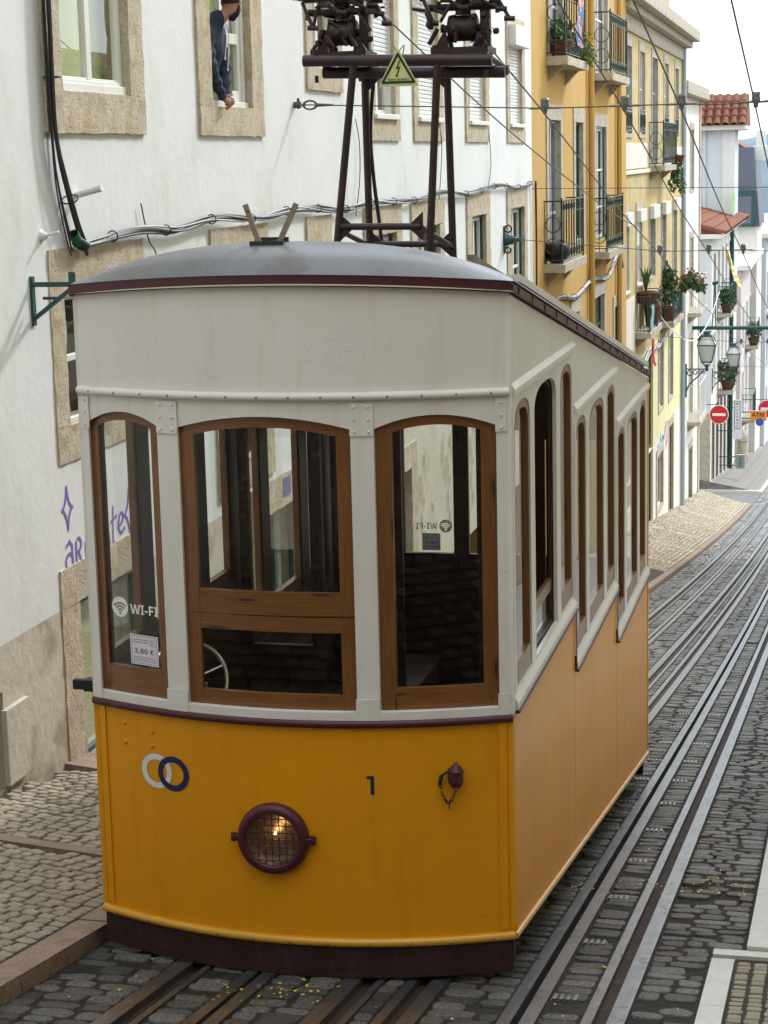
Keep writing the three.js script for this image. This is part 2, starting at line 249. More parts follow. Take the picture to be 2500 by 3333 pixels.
function layStones(parent, name, spots, shapes, mats, most) {        // spots: {p, turn, s:[sx,sz], tilt}; the largest in view each a piece of its own
  const q = new THREE.Quaternion(), e = new THREE.Euler();
  for (const s of spots) { const c = camSpace(s.p); const inView = Math.abs(c.x) < 1.0 && Math.abs(c.y) < 1.0 && s.p.z < -1; s.score = (inView ? 1 : 0) * s.s[0] * s.s[1] / (s.p.lengthSq()) * (s.hidden ? 0.02 : 1); s.k = Math.floor(rnd() * shapes.length); s.m = Math.floor(rnd() * mats.length); }
  spots.sort((a, b) => b.score - a.score);
  const place = (s, o) => { e.set(slopeAt(s.p.z) * -1 + (s.tilt?.[0] ?? 0), s.turn, s.tilt?.[1] ?? 0, 'XYZ'); q.setFromEuler(e); return o.compose(s.p, q, V(s.s[0], 1, s.s[1])); };
  const m4 = new THREE.Matrix4();
  spots.slice(0, most).forEach((s) => { const o = part(name, shapes[s.k], mats[s.m], parent); place(s, m4); m4.decompose(o.position, o.quaternion, o.scale); });
  const rest = spots.slice(most), im = new THREE.InstancedMesh(shapes[0], mats === M.cobble ? M.cobbleMixed : M.settMixed, rest.length), col = new THREE.Color();
  rest.forEach((s, i) => { if (rnd() < 0.5) s.turn += Math.PI; im.setMatrixAt(i, place(s, m4)); im.setColorAt(i, col.copy(mats[s.m].color).multiplyScalar(rr(0.82, 1.18))); });
  im.name = 'farther_' + name + 's'; im.userData.kind = 'stuff'; parent.add(im);
}
{ // cobbles, laid in courses across the street
  const shapes = [1, 2, 3, 4, 5, 6].map((k) => stoneShape(1, 1, 0.08, k, 4.2 + 0.9 * (k % 3), 0.13, 0.6));
  const spots = [];
  BEDS.forEach(([a, b], bi) => {
    const right = bi === BEDS.length - 1, xb = right ? 0.9 : b;
    for (let z = -5.2; z > -118;) {
      const far = z < -60, d = far ? rr(0.15, 0.2) : rr(0.095, 0.15);
      const edge = right ? (z > -9.86 ? -0.60 : -0.43) : xb;
      const w0 = edge - a; let x = a + 0.004; const n = Math.max(1, Math.round(w0 / (far ? 0.28 : 0.19))); const cuts = []; let tot = 0; for (let k = 0; k < n; k++) { const l = rr(0.5, 1.6); cuts.push(l); tot += l; }
      for (const c of cuts) { const l = c / tot * (w0 - 0.008), zc = z - d / 2 + rr(-0.012, 0.012), xc = x + l / 2; x += l; const lump = vnoise(xc * 2.1 + 40, zc * 2.1 + 400, 4096, 7), sunk = vnoise(xc * 1.3 + 90, zc * 1.3 + 700, 4096, 8); if (rnd() < (sunk > 0.78 ? 0.3 : 0.03)) continue;
        spots.push({ p: V(xc, G(zc) + rr(-0.004, 0.006) + 0.012 * (lump - 0.3), zc), turn: rr(-0.07, 0.07), s: [Math.max(0.05, l - 0.010), d - 0.009], tilt: [rr(-0.03, 0.03), rr(-0.04, 0.04)], hidden: (xc < -1.56 && zc < -8.75 && zc > -17) }); }
      z -= d;
    }
  });
  layStones(street, 'cobblestone', spots, shapes, M.cobble, 300);
}
// rails and cable slots, flush with the stones
function steelRail(name, x0, x1, headFirst, label) {
  const t = thing(name, label, 'rail', [0, 0, 0], 'tram rails'); const Z0 = 12, Z1 = -175;
  const [h0, h1, g0, g1] = headFirst ? [x0, x0 + 0.088, x1 - 0.035, x1] : [x1 - 0.082, x1, x0, x0 + 0.05];
  part('rail_head', sweep(h0, h1, 0.004, -0.10, Z0, Z1), M.steel, t); part('guard_lip', sweep(g0, g1, 0.001, -0.10, Z0, Z1), M.steel, t);
  part('groove', sweep(Math.min(h1, g1), Math.max(h0, g0), -0.035, -0.10, Z0, Z1), M.rust, t);
}
steelRail('tram_rail', ...RAIL.L1, true, 'grooved steel rail beside the pavement kerb, under the tram');
steelRail('tram_rail', ...RAIL.b1, true, 'grooved steel rail emerging from under the back of the tram, wide head towards the houses');
steelRail('tram_rail', ...RAIL.b2, false, 'grooved steel rail between the two tracks, thin lip towards the houses');
steelRail('tram_rail', ...RAIL.d, false, 'grooved steel rail with brown groove nearest the white kerb slabs');
function cableSlot(x0, x1, label) { const t = thing('cable_slot', label, 'cable slot', [0, 0, 0], 'cable slots'); part('slot_bar', sweep(x0, x0 + 0.062, 0.006, -0.15, 12, -175), M.steel, t); part('slot_bar', sweep(x1 - 0.070, x1, 0.006, -0.15, 12, -175), M.steel, t); part('slot_floor', sweep(x0 + 0.062, x1 - 0.07, -0.13, -0.15, 12, -175), M.black, t); }
cableSlot(...RAIL.slot1, 'pair of flat steel bars with a dark slot under the tram');
cableSlot(...RAIL.slot2, 'pair of flat steel bars with a dark slot alongside the tram');
// ribbed iron blocks bolted either side of the slots
{
  const blocks = (x, list, where) => list.forEach((z) => {
    const t = thing('ribbed_iron_block', `ribbed iron block in the cobbles ${where}`, 'iron block', [x, G(z), z], 'ribbed blocks ' + where); t.rotation.x = -slopeAt(z);
    part('plate', box(-0.068, 0.068, -0.05, -0.006, -0.05, 0.05), M.castIron, t);
    for (let k = 0; k < 4; k++) part('rib', rbox(-0.062 + k * 0.033, -0.040 + k * 0.033, -0.01, 0.006, -0.046, 0.046, 0.004), M.steel, t);
  });
  const zs = []; for (let z = -8.75; z > -52; z -= 1.16) zs.push(z);
  blocks(-1.24, zs, 'on the kerb side of the open slot'); blocks(-1.56, zs.filter((z) => z < -13), 'on the house side of the open slot'); blocks(-2.64, zs.filter((z) => z < -22), 'on the street side of the half-hidden slot'); blocks(-2.95, zs.filter((z) => z < -27), 'on the house side of the half-hidden slot');
}
function grate(x, z, w, d, n, label, along) {
  const t = thing('drain_grate', label, 'grate', [x, G(z), z], 'iron drain grates'); t.rotation.x = -slopeAt(z);
  part('frame', [box(-w / 2, w / 2, -0.04, 0.008, -d / 2, -d / 2 + 0.03), box(-w / 2, w / 2, -0.04, 0.008, d / 2 - 0.03, d / 2), box(-w / 2, -w / 2 + 0.03, -0.04, 0.008, -d / 2 + 0.03, d / 2 - 0.03), box(w / 2 - 0.03, w / 2, -0.04, 0.008, -d / 2 + 0.03, d / 2 - 0.03)], M.castIron, t);
  part('pit', box(-w / 2 + 0.03, w / 2 - 0.03, -0.04, -0.006, -d / 2 + 0.03, d / 2 - 0.03), M.black, t);
  for (let k = 0; k < n; k++) { const f = (k + 0.5) / n; part('bar', along ? box(-w / 2 + 0.03, w / 2 - 0.03, -0.006, 0.007, -d / 2 + 0.03 + (d - 0.06) * f - 0.008, -d / 2 + 0.03 + (d - 0.06) * f + 0.008) : box(-w / 2 + 0.03 + (w - 0.06) * f - 0.012, -w / 2 + 0.03 + (w - 0.06) * f + 0.012, -0.006, 0.007, -d / 2 + 0.03, d / 2 - 0.03), M.castIron, t); }
}
grate(-1.655, -14.9, 0.27, 0.55, 10, 'iron drain grate beside the slot by the tram flank', true);
grate(-3.53, -39.6, 0.42, 1.1, 10, 'long iron drain grate next to the pavement kerb behind the tram', false);
grate(-2.53, -29.5, 0.28, 0.55, 5, 'small iron cover in the cobbles between slot and rail behind the tram', false);
grate(-1.68, -31.0, 0.3, 0.6, 6, 'framed iron cover beside the open slot further down the street', false);

// ---------------------------------------------------------------- the pavement by the houses
const walk = structure('pavement');
part('pavement_bed', sweep(-7.4, -3.98, -0.007, -0.4, 10, -88.4, 1.0, walkY), M.joint, walk);
part('far_paving', sweep(-7.6, -3.98, -0.004, -0.8, -101, -172, 3, walkY), mat([0.40, 0.375, 0.33], { map: rep(T.rock, 0.8), bumpMap: rep(T.rockB, 0.3), bumpScale: 0.02, roughness: 0.8 }), walk);
for (let z = 8; z > -88; z -= 1.15) part('kerb_stone', sweep(-3.98, -3.80, 0.092 + rr(-0.004, 0.004), -0.14, z - 0.006, z - 1.144, 0.6), M.pinkStone, walk);
part('far_kerb', [sweep(-3.98, -3.80, 0.09, -0.14, -101, -172, 2)], M.slab, walk);
part('kerb_return', [box(-7.4, -3.98, G(-88.3) - 0.2, G(-88.3) + 0.10, -88.55, -88.4), box(-7.4, -3.98, G(-101) - 0.3, G(-101) + 0.16, -101, -100.8)], M.slab, walk);
const crossBand = [-10.83, -22, -31, -40, -49, -55, -61, -67, -73, -79];
for (const z of crossBand) part('stone_band', sweep(-5.74, -3.985, 0.004, -0.1, z + 0.08, z - 0.08, 0.2, walkY), z > -12 ? M.pinkStone : M.slab, walk);
part('door_step', sweep(-5.74, -5.46, 0.012, -0.1, -13.25, -15.1, 0.6, walkY), M.pinkStone, walk);
{
  const shapes = [11, 12, 13, 14, 15].map((k) => stoneShape(1, 1, 0.06, k, 9, 0.10, 0.15)), spots = [];
  const skew = 0.16;
  for (let row = 0, z = -7.6; z > -88.2; row++) {
    const far = z < -48, p = far ? 0.125 : 0.098; if (z < -20 && z > -46) { z -= p; continue; }
    let x = -3.995; const lim = z < -50 ? -6.1 : -5.74;
    while (x > lim + 0.04) { const w = p * rr(0.82, 1.18); const xc = x - w / 2, zc = z + skew * (xc + 4.9) + rr(-0.004, 0.004); x -= w; if (xc < lim + 0.05) break;
      if (crossBand.some((c) => Math.abs(zc - c) < 0.08 + p * 0.5)) continue; if (zc < -13.2 && zc > -15.1 && xc < -5.42) continue; if (zc < -88.2) continue;
      spots.push({ p: V(xc, walkY(xc, zc) + rr(-0.004, 0.006), zc), turn: rr(-0.06, 0.06) - 0.15, s: [w - 0.011, p - 0.012], tilt: [rr(-0.02, 0.02), rr(-0.02, 0.02) - 0.11], hidden: zc < -17 && zc > -46 }); }
    z -= p;
  }
  layStones(walk, 'paving_sett', spots, shapes, M.sett, 300);
}
// ---------------------------------------------------------------- the pavement with white edging slabs on the other side
part('side_street', [sweep(-40, -3.8, -0.012, -0.15, -88.5, -101, 2), sweep(-40, -7.4, -0.012, -0.15, -101, -101.6, 1)], mat([0.22, 0.215, 0.21], { map: rep(T.rock, 0.9), bumpMap: rep(T.rockB, 0.35), bumpScale: 0.03, roughness: 0.6 }), street);
const walk2 = structure('pavement');
part('pavement_bed', sweep(-0.47, 3.7, 0.005, -0.2, 10, -9.86, 1.0), M.joint, walk2);
part('pavement_bed', sweep(-0.2, 3.7, 0.0, -0.2, -9.86, -120, 1.5), M.slab, walk2);
for (let z = -5; z > -9.5; z -= 0.93) part('edging_slab', sweep(-0.592, -0.474, 0.026, -0.1, z, Math.max(z - 0.925, -9.72), 0.45), M.slab, walk2);
part('edging_slab', sweep(-0.592, 0.5, 0.027, -0.1, -9.725, -9.85, 0.2), M.slab, walk2);
for (let z = -9.86; z > -118; z -= 1.5) part('edging_slab', sweep(-0.42, -0.205, 0.05, -0.1, z, z - 1.494, 0.75), M.slab, walk2);
{
  const shapes = [21, 22, 23].map((k) => stoneShape(1, 1, 0.06, k, 8, 0.08, 0.2)), spots = [];
  for (let z = -6.2, r = 0; z > -9.7; z -= 0.078, r++) for (let x = -0.425; x < 0.3; x += 0.086) { const zc = z + rr(-0.004, 0.004); if (zc < -9.68) continue; spots.push({ p: V(x + rr(-0.003, 0.003), G(zc) + 0.012 + rr(-0.004, 0.004), zc), turn: rr(-0.06, 0.06), s: [rr(0.068, 0.078), rr(0.060, 0.067)], tilt: [rr(-0.03, 0.03), rr(-0.03, 0.03)] }); }
  layStones(walk2, 'paving_sett', spots, shapes, M.sett, 90);
}
// blown petals and dry leaves lying between the rails
{
  const g = scene;
  const leaf = new THREE.CircleGeometry(0.012, 5).rotateX(-Math.PI / 2), im = new THREE.InstancedMesh(leaf, mat([0.62, 0.42, 0.04], { roughness: 0.7, side: THREE.DoubleSide }), 190), m4 = new THREE.Matrix4(), q = new THREE.Quaternion();
  for (let i = 0; i < 190; i++) { let x, z; const k = rnd(); if (k < 0.42) { x = rr(-1.55, -0.5); z = -11.4 + (x + 1) * -0.35 + (rnd() + rnd() - 1) * 0.35; } else if (k < 0.66) { x = -2.62 + (rnd() + rnd() - 1) * 0.4; z = -8.4 + (rnd() + rnd() - 1) * 0.3; } else { x = rr(-3.7, -0.6); z = -8 - Math.pow(rnd(), 2) * 16; }
    q.setFromEuler(new THREE.Euler(rr(-0.3, 0.3), rr(0, 6), rr(-0.3, 0.3))); im.setMatrixAt(i, m4.compose(V(x, G(z) + 0.013, z), q, V(rr(0.35, 1.1), 1, rr(0.3, 0.8)))); }
  im.name = "fallen_petals"; im.userData = { kind: "stuff", label: "scatter of small yellow petals lying on the cobbles and rails", category: "petals" }; g.add(im);
}

// ---------------------------------------------------------------- the upper street: above the end of the track the roadway climbs steeply to where the viewer stands
{
  const up = structure('upper_street'), H = (x, z) => pieces([[-7.3, -3.75], [-3.0, -1.64], [-2.0, -1.62], [14, -1.25], [40, 0.5]], z);
  const bed = part('roadway', sweep(-5.72, 3.7, -0.012, -2.4, 36, -7.3, 0.8, H), M.dirt, up);
  const im = new THREE.InstancedMesh(stoneShape(1, 1, 0.06, 31, 5, 0.1, 0.5), M.cobbleMixed, 9000), m4 = new THREE.Matrix4(), q = new THREE.Quaternion(), col = new THREE.Color(); let n = 0;
  for (let z = -7.15; z < 2 && n < 9000; z += 0.1) for (let x = -5.6; x < 2.0 && n < 9000;) { const l = rr(0.09, 0.17); q.setFromEuler(new THREE.Euler(-Math.atan2(H(0, z + 0.1) - H(0, z), 0.1), rr(-0.05, 0.05), 0)); im.setMatrixAt(n, m4.compose(V(x + l / 2, H(0, z) + rr(-0.005, 0.008), z), q, V(l - 0.010, 1, 0.091))); im.setColorAt(n, col.copy(M.cobble[n % 4].color)); x += l; n++; }
  im.count = n; im.name = 'upper_cobbles'; im.userData.kind = 'stuff'; up.add(im);
}

// ================================================================ THE FUNICULAR CAR
const CX = -2.627, CZ = -9.028, HW = 1.094, BOW = 0.257, END = 6.86, SL = 0.173;
const car = thing('funicular_car', 'yellow and white funicular tram with stepped side windows and wooden window frames', 'tram', [CX, G(CZ), CZ]);
const zf = (x) => BOW * (1 - (x / HW) * (x / HW));
function bent(x0, x1, yb, yt, off, thick, n = 14, rows = 1) {       // a sheet that follows the bowed front
  const YB = typeof yb === 'number' ? () => yb : yb, YT = typeof yt === 'number' ? () => yt : yt, pos = [], uv = [], idx = [];
  const grid = (fn, nu, nv) => { const b = pos.length / 3; for (let j = 0; j <= nv; j++) for (let i = 0; i <= nu; i++) { const [p, q] = fn(i / nu, j / nv); pos.push(...p); uv.push(...q); } for (let j = 0; j < nv; j++) for (let i = 0; i < nu; i++) { const a = b + j * (nu + 1) + i, c = a + nu + 1; idx.push(a, a + 1, c, a + 1, c + 1, c); } };
  const X = (s) => x0 + (x1 - x0) * s, Y = (s, t) => YB(X(s)) + (YT(X(s)) - YB(X(s))) * t;
  grid((s, t) => [[X(s), Y(s, t), zf(X(s)) + off], [X(s), Y(s, t)]], n, rows);
  grid((s, t) => [[X(1 - s), Y(1 - s, t), zf(X(1 - s)) + off - thick], [X(1 - s), Y(1 - s, t)]], n, rows);
  grid((s, t) => [[X(s), Y(s, 1), zf(X(s)) + off - thick * t], [X(s), t * thick]], n, 1);
  grid((s, t) => [[X(s), Y(s, 0), zf(X(s)) + off - thick * (1 - t)], [X(s), t * thick]], n, 1);
  grid((s, t) => [[x1, Y(1, t), zf(x1) + off - thick * s], [s * thick, Y(1, t)]], 1, rows);
  grid((s, t) => [[x0, Y(0, t), zf(x0) + off - thick * (1 - s)], [s * thick, Y(0, t)]], 1, rows);
  const g = new THREE.BufferGeometry(); g.setAttribute('position', new THREE.Float32BufferAttribute(pos, 3)); g.setAttribute('uv', new THREE.Float32BufferAttribute(uv, 2)); g.setIndex(idx); g.computeVertexNormals(); return g;
}
const bentTube = (y, r, off, x0 = -HW, x1 = HW) => tube(Array.from({ length: 25 }, (_, i) => { const x = x0 + (x1 - x0) * i / 24; return V(x, typeof y === 'number' ? y : y(x), zf(x) + off); }), r, 60, 8);
const roofY = (x) => 3.452 + 0.055 * (1 - Math.pow(Math.abs(x / HW), 2));            // the front eaves arch slightly
const sillY = (x) => 1.385;
// --- lower front, skirt, beads
part('front_panel', bent(-HW, HW, 0.235, 1.372, 0, 0.03, 40, 6), M.yellow, car);
part('skirt', bent(-HW + 0.004, HW - 0.004, 0.052, 0.228, 0.012, 0.05, 40), M.skirt, car);
const bead = part('lower_bead', bentTube(0.238, 0.024, 0.010), M.yellowTrim, car);
for (let k = 0; k < 11; k++) { const x = -1.0 + k * 0.2; part('screw', new THREE.SphereGeometry(0.007, 8, 6).translate(x, 0.238, zf(x) + 0.033), M.bare, bead); }
part('waist_trim', bentTube(1.372, 0.022, 0.010), M.purple, car);
part('upper_front_panel', bent(-HW, HW, 2.995, (x) => roofY(x) + 0.01, 0, 0.03, 40, 3), M.white, car);
const ub = part('upper_bead', bentTube(2.985, 0.021, 0.010), M.white, car);
for (let k = 0; k < 14; k++) { const x = -1.02 + k * 0.157; part('screw', new THREE.SphereGeometry(0.006, 8, 6).translate(x, 2.985, zf(x) + 0.030), M.bare, ub); }
part('eaves_trim', bent(-HW - 0.02, HW + 0.02, (x) => roofY(x) + 0.005, (x) => roofY(x) + 0.062, 0.032, 0.06, 40), M.purple, car);
// --- front windows
const WINS = [[-1.045, -0.627], [-0.510, 0.366], [0.476, 1.036]];
const arch = ([a, b]) => (x) => 2.888 - 0.062 * Math.pow(2 * (x - (a + b) / 2) / (b - a), 2);
const topEdge = (x) => { for (const w of WINS) if (x > w[0] && x < w[1]) return arch(w)(x); return 2.826; };
part('window_header', bent(-HW, HW, topEdge, 2.985, 0, 0.035, 140), M.white, car);
part('window_sill', bent(-HW, HW, 1.378, 1.432, 0.016, 0.05, 40), M.white, car);
const POSTS = [[-HW, -1.045], [-0.627, -0.510], [0.366, 0.476], [1.036, HW]];
POSTS.forEach(([a, b]) => part('window_post', bent(a, b, 1.432, 2.826, 0.002, 0.045, 4, 8), M.white, car));
for (const [x, w] of [[-1.06, 0.05], [-0.568, 0.118], [0.421, 0.112], [1.06, 0.052]]) {
  const pl = part('joint_plate', bent(x - w / 2, x + w / 2, 2.795, 2.955, 0.010, 0.008, 4), M.white, car);
  part('joint_plate', bent(x - w / 2, x + w / 2, 1.392, 1.50, 0.022, 0.008, 4), M.white, car);
  for (const dx of (w > 0.1 ? [-0.034, 0.034] : [0])) for (const y of [2.815, 2.875, 2.935]) part('rivet', new THREE.SphereGeometry(0.007, 8, 6).translate(x + dx, y, zf(x + dx) + 0.011), M.white, pl);
}
function sash(a, b, yb, yt, sw, bw, tw, curved, name, off = -0.022) {
  const g = grp(name, car), top = curved || (() => yt), lo = (x) => top(x) - tw;
  part('stile', bent(a, a + sw, yb, top, off, 0.035, 4, 8), M.wood, g); part('stile', bent(b - sw, b, yb, top, off, 0.035, 4, 8), M.wood, g);
  const rail = (y0, y1) => { const q = bent(a + sw, b - sw, y0, y1, off - 0.002, 0.032, 14), u = q.attributes.uv; for (let i = 0; i < u.count; i++) u.setXY(i, u.getY(i), u.getX(i)); return q; };
  part('bottom_rail', rail(yb, yb + bw), M.wood, g); part('top_rail', rail(lo, top), M.wood, g);
  part('pane', bent(a + sw - 0.004, b - sw + 0.004, yb + bw - 0.004, (x) => lo(x) + 0.004, off - 0.014, 0.0001, 8), M.pane, g).geometry = paneOf(a + sw - 0.004, b - sw + 0.004, yb + bw - 0.004, (x) => lo(x) + 0.004, off - 0.014);
  return g;
}
function paneOf(a, b, yb, yt, off) {          // one sheet of glass, flat between its stiles
  const n = 12, pos = [], uv = [], idx = [], za = zf(a) + off, zb = zf(b) + off;
  for (let i = 0; i <= n; i++) { const f = i / n, x = a + (b - a) * f, z = za + (zb - za) * f; pos.push(x, yb, z, x, yt(x), z); uv.push(x, yb, x, yt(x)); }
  for (let i = 0; i < n; i++) { const k = i * 2; idx.push(k, k + 2, k + 1, k + 1, k + 2, k + 3); }
  const g = new THREE.BufferGeometry(); g.setAttribute('position', new THREE.Float32BufferAttribute(pos, 3)); g.setAttribute('uv', new THREE.Float32BufferAttribute(uv, 2)); g.setIndex(idx); g.computeVertexNormals(); return g;
}
const sashL = sash(WINS[0][0], WINS[0][1], 1.432, 0, 0.048, 0.14, 0.045, arch(WINS[0]), 'front_window');
sash(WINS[1][0], WINS[1][1], 1.905, 0, 0.075, 0.115, 0.055, arch(WINS[1]), 'front_window');
sash(WINS[1][0], WINS[1][1], 1.432, 1.897, 0.075, 0.075, 0.075, null, 'front_window');
sash(WINS[2][0], WINS[2][1], 1.432, 0, 0.075, 0.11, 0.05, arch(WINS[2]), 'front_window');
// --- flat print: stickers on the glass, crest and number on the panel
const printMat = (t) => new THREE.MeshStandardMaterial({ map: t, transparent: true, alphaTest: 0.4, roughness: 0.5, side: THREE.DoubleSide });
function patch(x0, x1, y0, y1, off, name, t, parent, flatPane) {
  const n = 8, pos = [], uv = [], idx = []; const Z = flatPane || zf;
  for (let i = 0; i <= n; i++) { const x = x0 + (x1 - x0) * i / n; pos.push(x, y0, Z(x) + off, x, y1, Z(x) + off); uv.push(i / n, 0, i / n, 1); }
  for (let i = 0; i < n; i++) { const k = i * 2; idx.push(k, k + 2, k + 1, k + 1, k + 2, k + 3); }
  const g = new THREE.BufferGeometry(); g.setAttribute('position', new THREE.Float32BufferAttribute(pos, 3)); g.setAttribute('uv', new THREE.Float32BufferAttribute(uv, 2)); g.setIndex(idx); g.computeVertexNormals();
  return part(name, g, printMat(t), parent);
}
const wifiTex = decal(512, 200, (c) => {
  c.fillStyle = '#ecebe8'; c.beginPath(); c.arc(92, 100, 84, 0, 7); c.fill(); c.globalCompositeOperation = 'destination-out'; c.lineWidth = 17; c.lineCap = 'butt';
  for (const r of [30, 56, 82]) { c.beginPath(); c.arc(92, 150, r, -Math.PI * 0.77, -Math.PI * 0.23); c.stroke(); } c.beginPath(); c.arc(92, 150, 14, 0, 7); c.fill();
  c.globalCompositeOperation = 'source-over'; c.fillStyle = '#ecebe8'; c.font = 'bold 112px sans-serif'; c.textBaseline = 'middle'; c.fillText('WI-FI', 200, 104, 300);
});
const fareTex = decal(360, 400, (c) => {
  c.fillStyle = '#d9d5e0'; c.fillRect(0, 0, 360, 400); c.strokeStyle = '#4a3f78'; c.lineWidth = 5; c.strokeRect(20, 20, 320, 360);
  c.fillStyle = '#2b2740'; c.font = 'bold 27px sans-serif'; c.fillText('TARIFA DE BORDO', 34, 78, 196); c.fillText('ON BOARD TICKET', 34, 112, 196); c.lineWidth = 3; c.strokeRect(246, 50, 76, 90); c.fillStyle = '#8a4a60'; for (let i = 0; i < 4; i++) c.fillRect(256, 64 + i * 18, 54, 6);
  c.fillStyle = '#43347e'; c.font = 'bold 92px sans-serif'; c.fillText('3.80 €', 46, 250, 268); c.fillStyle = '#4b4660'; c.font = '20px sans-serif';
  for (let i = 0; i < 4; i++) for (let k = 0; k < 9; k++) c.fillRect(36 + k * 32, 292 + i * 19, 22 + (k * 7 + i * 5) % 9, 6);
});
{
  const paneLine = (a, b) => (x) => zf(a) + (zf(b) - zf(a)) * (x - a) / (b - a), PL = paneLine(WINS[0][0] + 0.07, WINS[0][1] - 0.07);
  patch(-0.972, -0.668, 1.815, 1.940, -0.033, 'wifi_sticker', wifiTex, sashL, PL);
  patch(-0.862, -0.690, 1.588, 1.745, -0.0315, 'fare_notice', fareTex, sashL, PL);
}
patch(-0.825, -0.515, 0.938, 1.160, 0.004, 'crest', decal(620, 444, (c) => {
  const ring = (x, y, col) => { c.strokeStyle = col; c.lineWidth = 62; c.beginPath(); c.arc(x, y, 152, 0, 7); c.stroke(); };
  ring(212, 220, '#dcdadd'); ring(408, 224, '#101d55');
  c.save(); c.beginPath(); c.rect(250, 150, 150, 150); c.clip(); c.restore();
  c.strokeStyle = '#dcdadd'; c.lineWidth = 62; c.beginPath(); c.arc(212, 220, 152, -0.42, 0.55); c.stroke();
  c.strokeStyle = '#101d55'; c.beginPath(); c.arc(408, 224, 152, Math.PI - 0.5, Math.PI + 0.42); c.stroke();
  c.globalCompositeOperation = 'destination-out'; c.lineWidth = 4; for (const r of [121, 183]) { c.beginPath(); c.arc(212, 220, r, -1.0, 1.0); c.stroke(); c.beginPath(); c.arc(408, 224, r, Math.PI - 1.0, Math.PI + 1.0); c.stroke(); }
}), car);
patch(0.392, 0.452, 1.005, 1.110, 0.004, 'fleet_number', decal(110, 200, (c) => { c.fillStyle = '#0d1a4c'; c.fillRect(52, 8, 32, 184); c.fillRect(18, 8, 66, 30); }), car);
for (const [x, y] of [[-0.905, 1.28], [-0.735, 1.255], [-0.905, 1.175], [-0.74, 1.178]]) part('bolt_head', new THREE.SphereGeometry(0.014, 12, 8).scale(1, 1, 0.5).translate(x, y, zf(x) + 0.002), M.yellow, car);
// vertical cover strip at the corner of the yellow panel
part('corner_strip', [bent(1.03, 1.068, 0.272, 1.35, 0.009, 0.012, 3), box(HW - 0.02, HW + 0.006, 0.272, 1.36, -0.02, 0.012)], M.yellow, car);
part('corner_strip', [bent(-1.068, -1.03, 0.272, 1.35, 0.009, 0.012, 3), box(-HW - 0.006, -HW + 0.02, 0.272, 1.36, -0.02, 0.012)], M.yellow, car);
part('corner_post', box(HW - 0.03, HW + 0.008, 1.385, 3.44, -0.045, 0.006), M.white, car);
part('corner_post', box(-HW - 0.008, -HW + 0.03, 1.385, 3.44, -0.045, 0.006), M.white, car);
// --- headlamp
{
  const hx = -0.071, hy = 0.776, hz = zf(hx), h = grp('headlamp', car); h.position.set(hx, hy, hz); h.rotation.y = 0.03;
  part('rim', lathe([[0.150, 0.0], [0.178, 0.0], [0.184, 0.02], [0.181, 0.045], [0.168, 0.062], [0.142, 0.066], [0.134, 0.055], [0.134, 0.045], [0.138, 0.02], [0.150, 0.004]], 48).rotateX(Math.PI / 2), M.purple, h);
  part('reflector', lathe([[0.001, 0.004], [0.04, 0.005], [0.09, 0.014], [0.125, 0.03], [0.137, 0.044]], 40).rotateX(Math.PI / 2), mat([0.50, 0.38, 0.26], { metalness: 0.7, roughness: 0.35, map: rep(T.rock, 0.3), side: THREE.DoubleSide }), h);
  for (let k = -3; k <= 3; k++) {
    const o = k * 0.036, l = Math.sqrt(0.134 * 0.134 - o * o), wav = (dir) => Array.from({ length: 15 }, (_, i) => { const s = -l + 2 * l * i / 14, w = 0.003 * Math.sin(i * 1.9 + k); return dir ? V(o + w, s, 0.050 + w) : V(s, o + w, 0.047 + w); });
    part('guard_wire', tube(wav(0), 0.0032, 28, 5), M.purple, h); part('guard_wire', tube(wav(1), 0.0032, 28, 5), M.purple, h);
  }
  for (const s of [-1, 1]) part('lug', [rbox(s * 0.172, s * 0.214, -0.014, 0.014, 0.0, 0.05, 0.005), rod([s * 0.205, -0.02, 0.03], [s * 0.205, 0.02, 0.03], 0.014, 10)], M.purple, h);
  part('bulb', new THREE.SphereGeometry(0.008, 14, 10).translate(0.012, 0.030, 0.032), new THREE.MeshStandardMaterial({ color: 0xffe0b0, emissive: new THREE.Color(1, 0.62, 0.24), emissiveIntensity: 6 }), h);
  const pl = new THREE.PointLight(new THREE.Color(1, 0.6, 0.25), 0.006, 3); pl.position.set(0.012, 0.030, 0.032); pl.shadow.radius = 0.5; pl.castShadow = true; h.add(pl); pl.name = 'headlamp_glow';
}
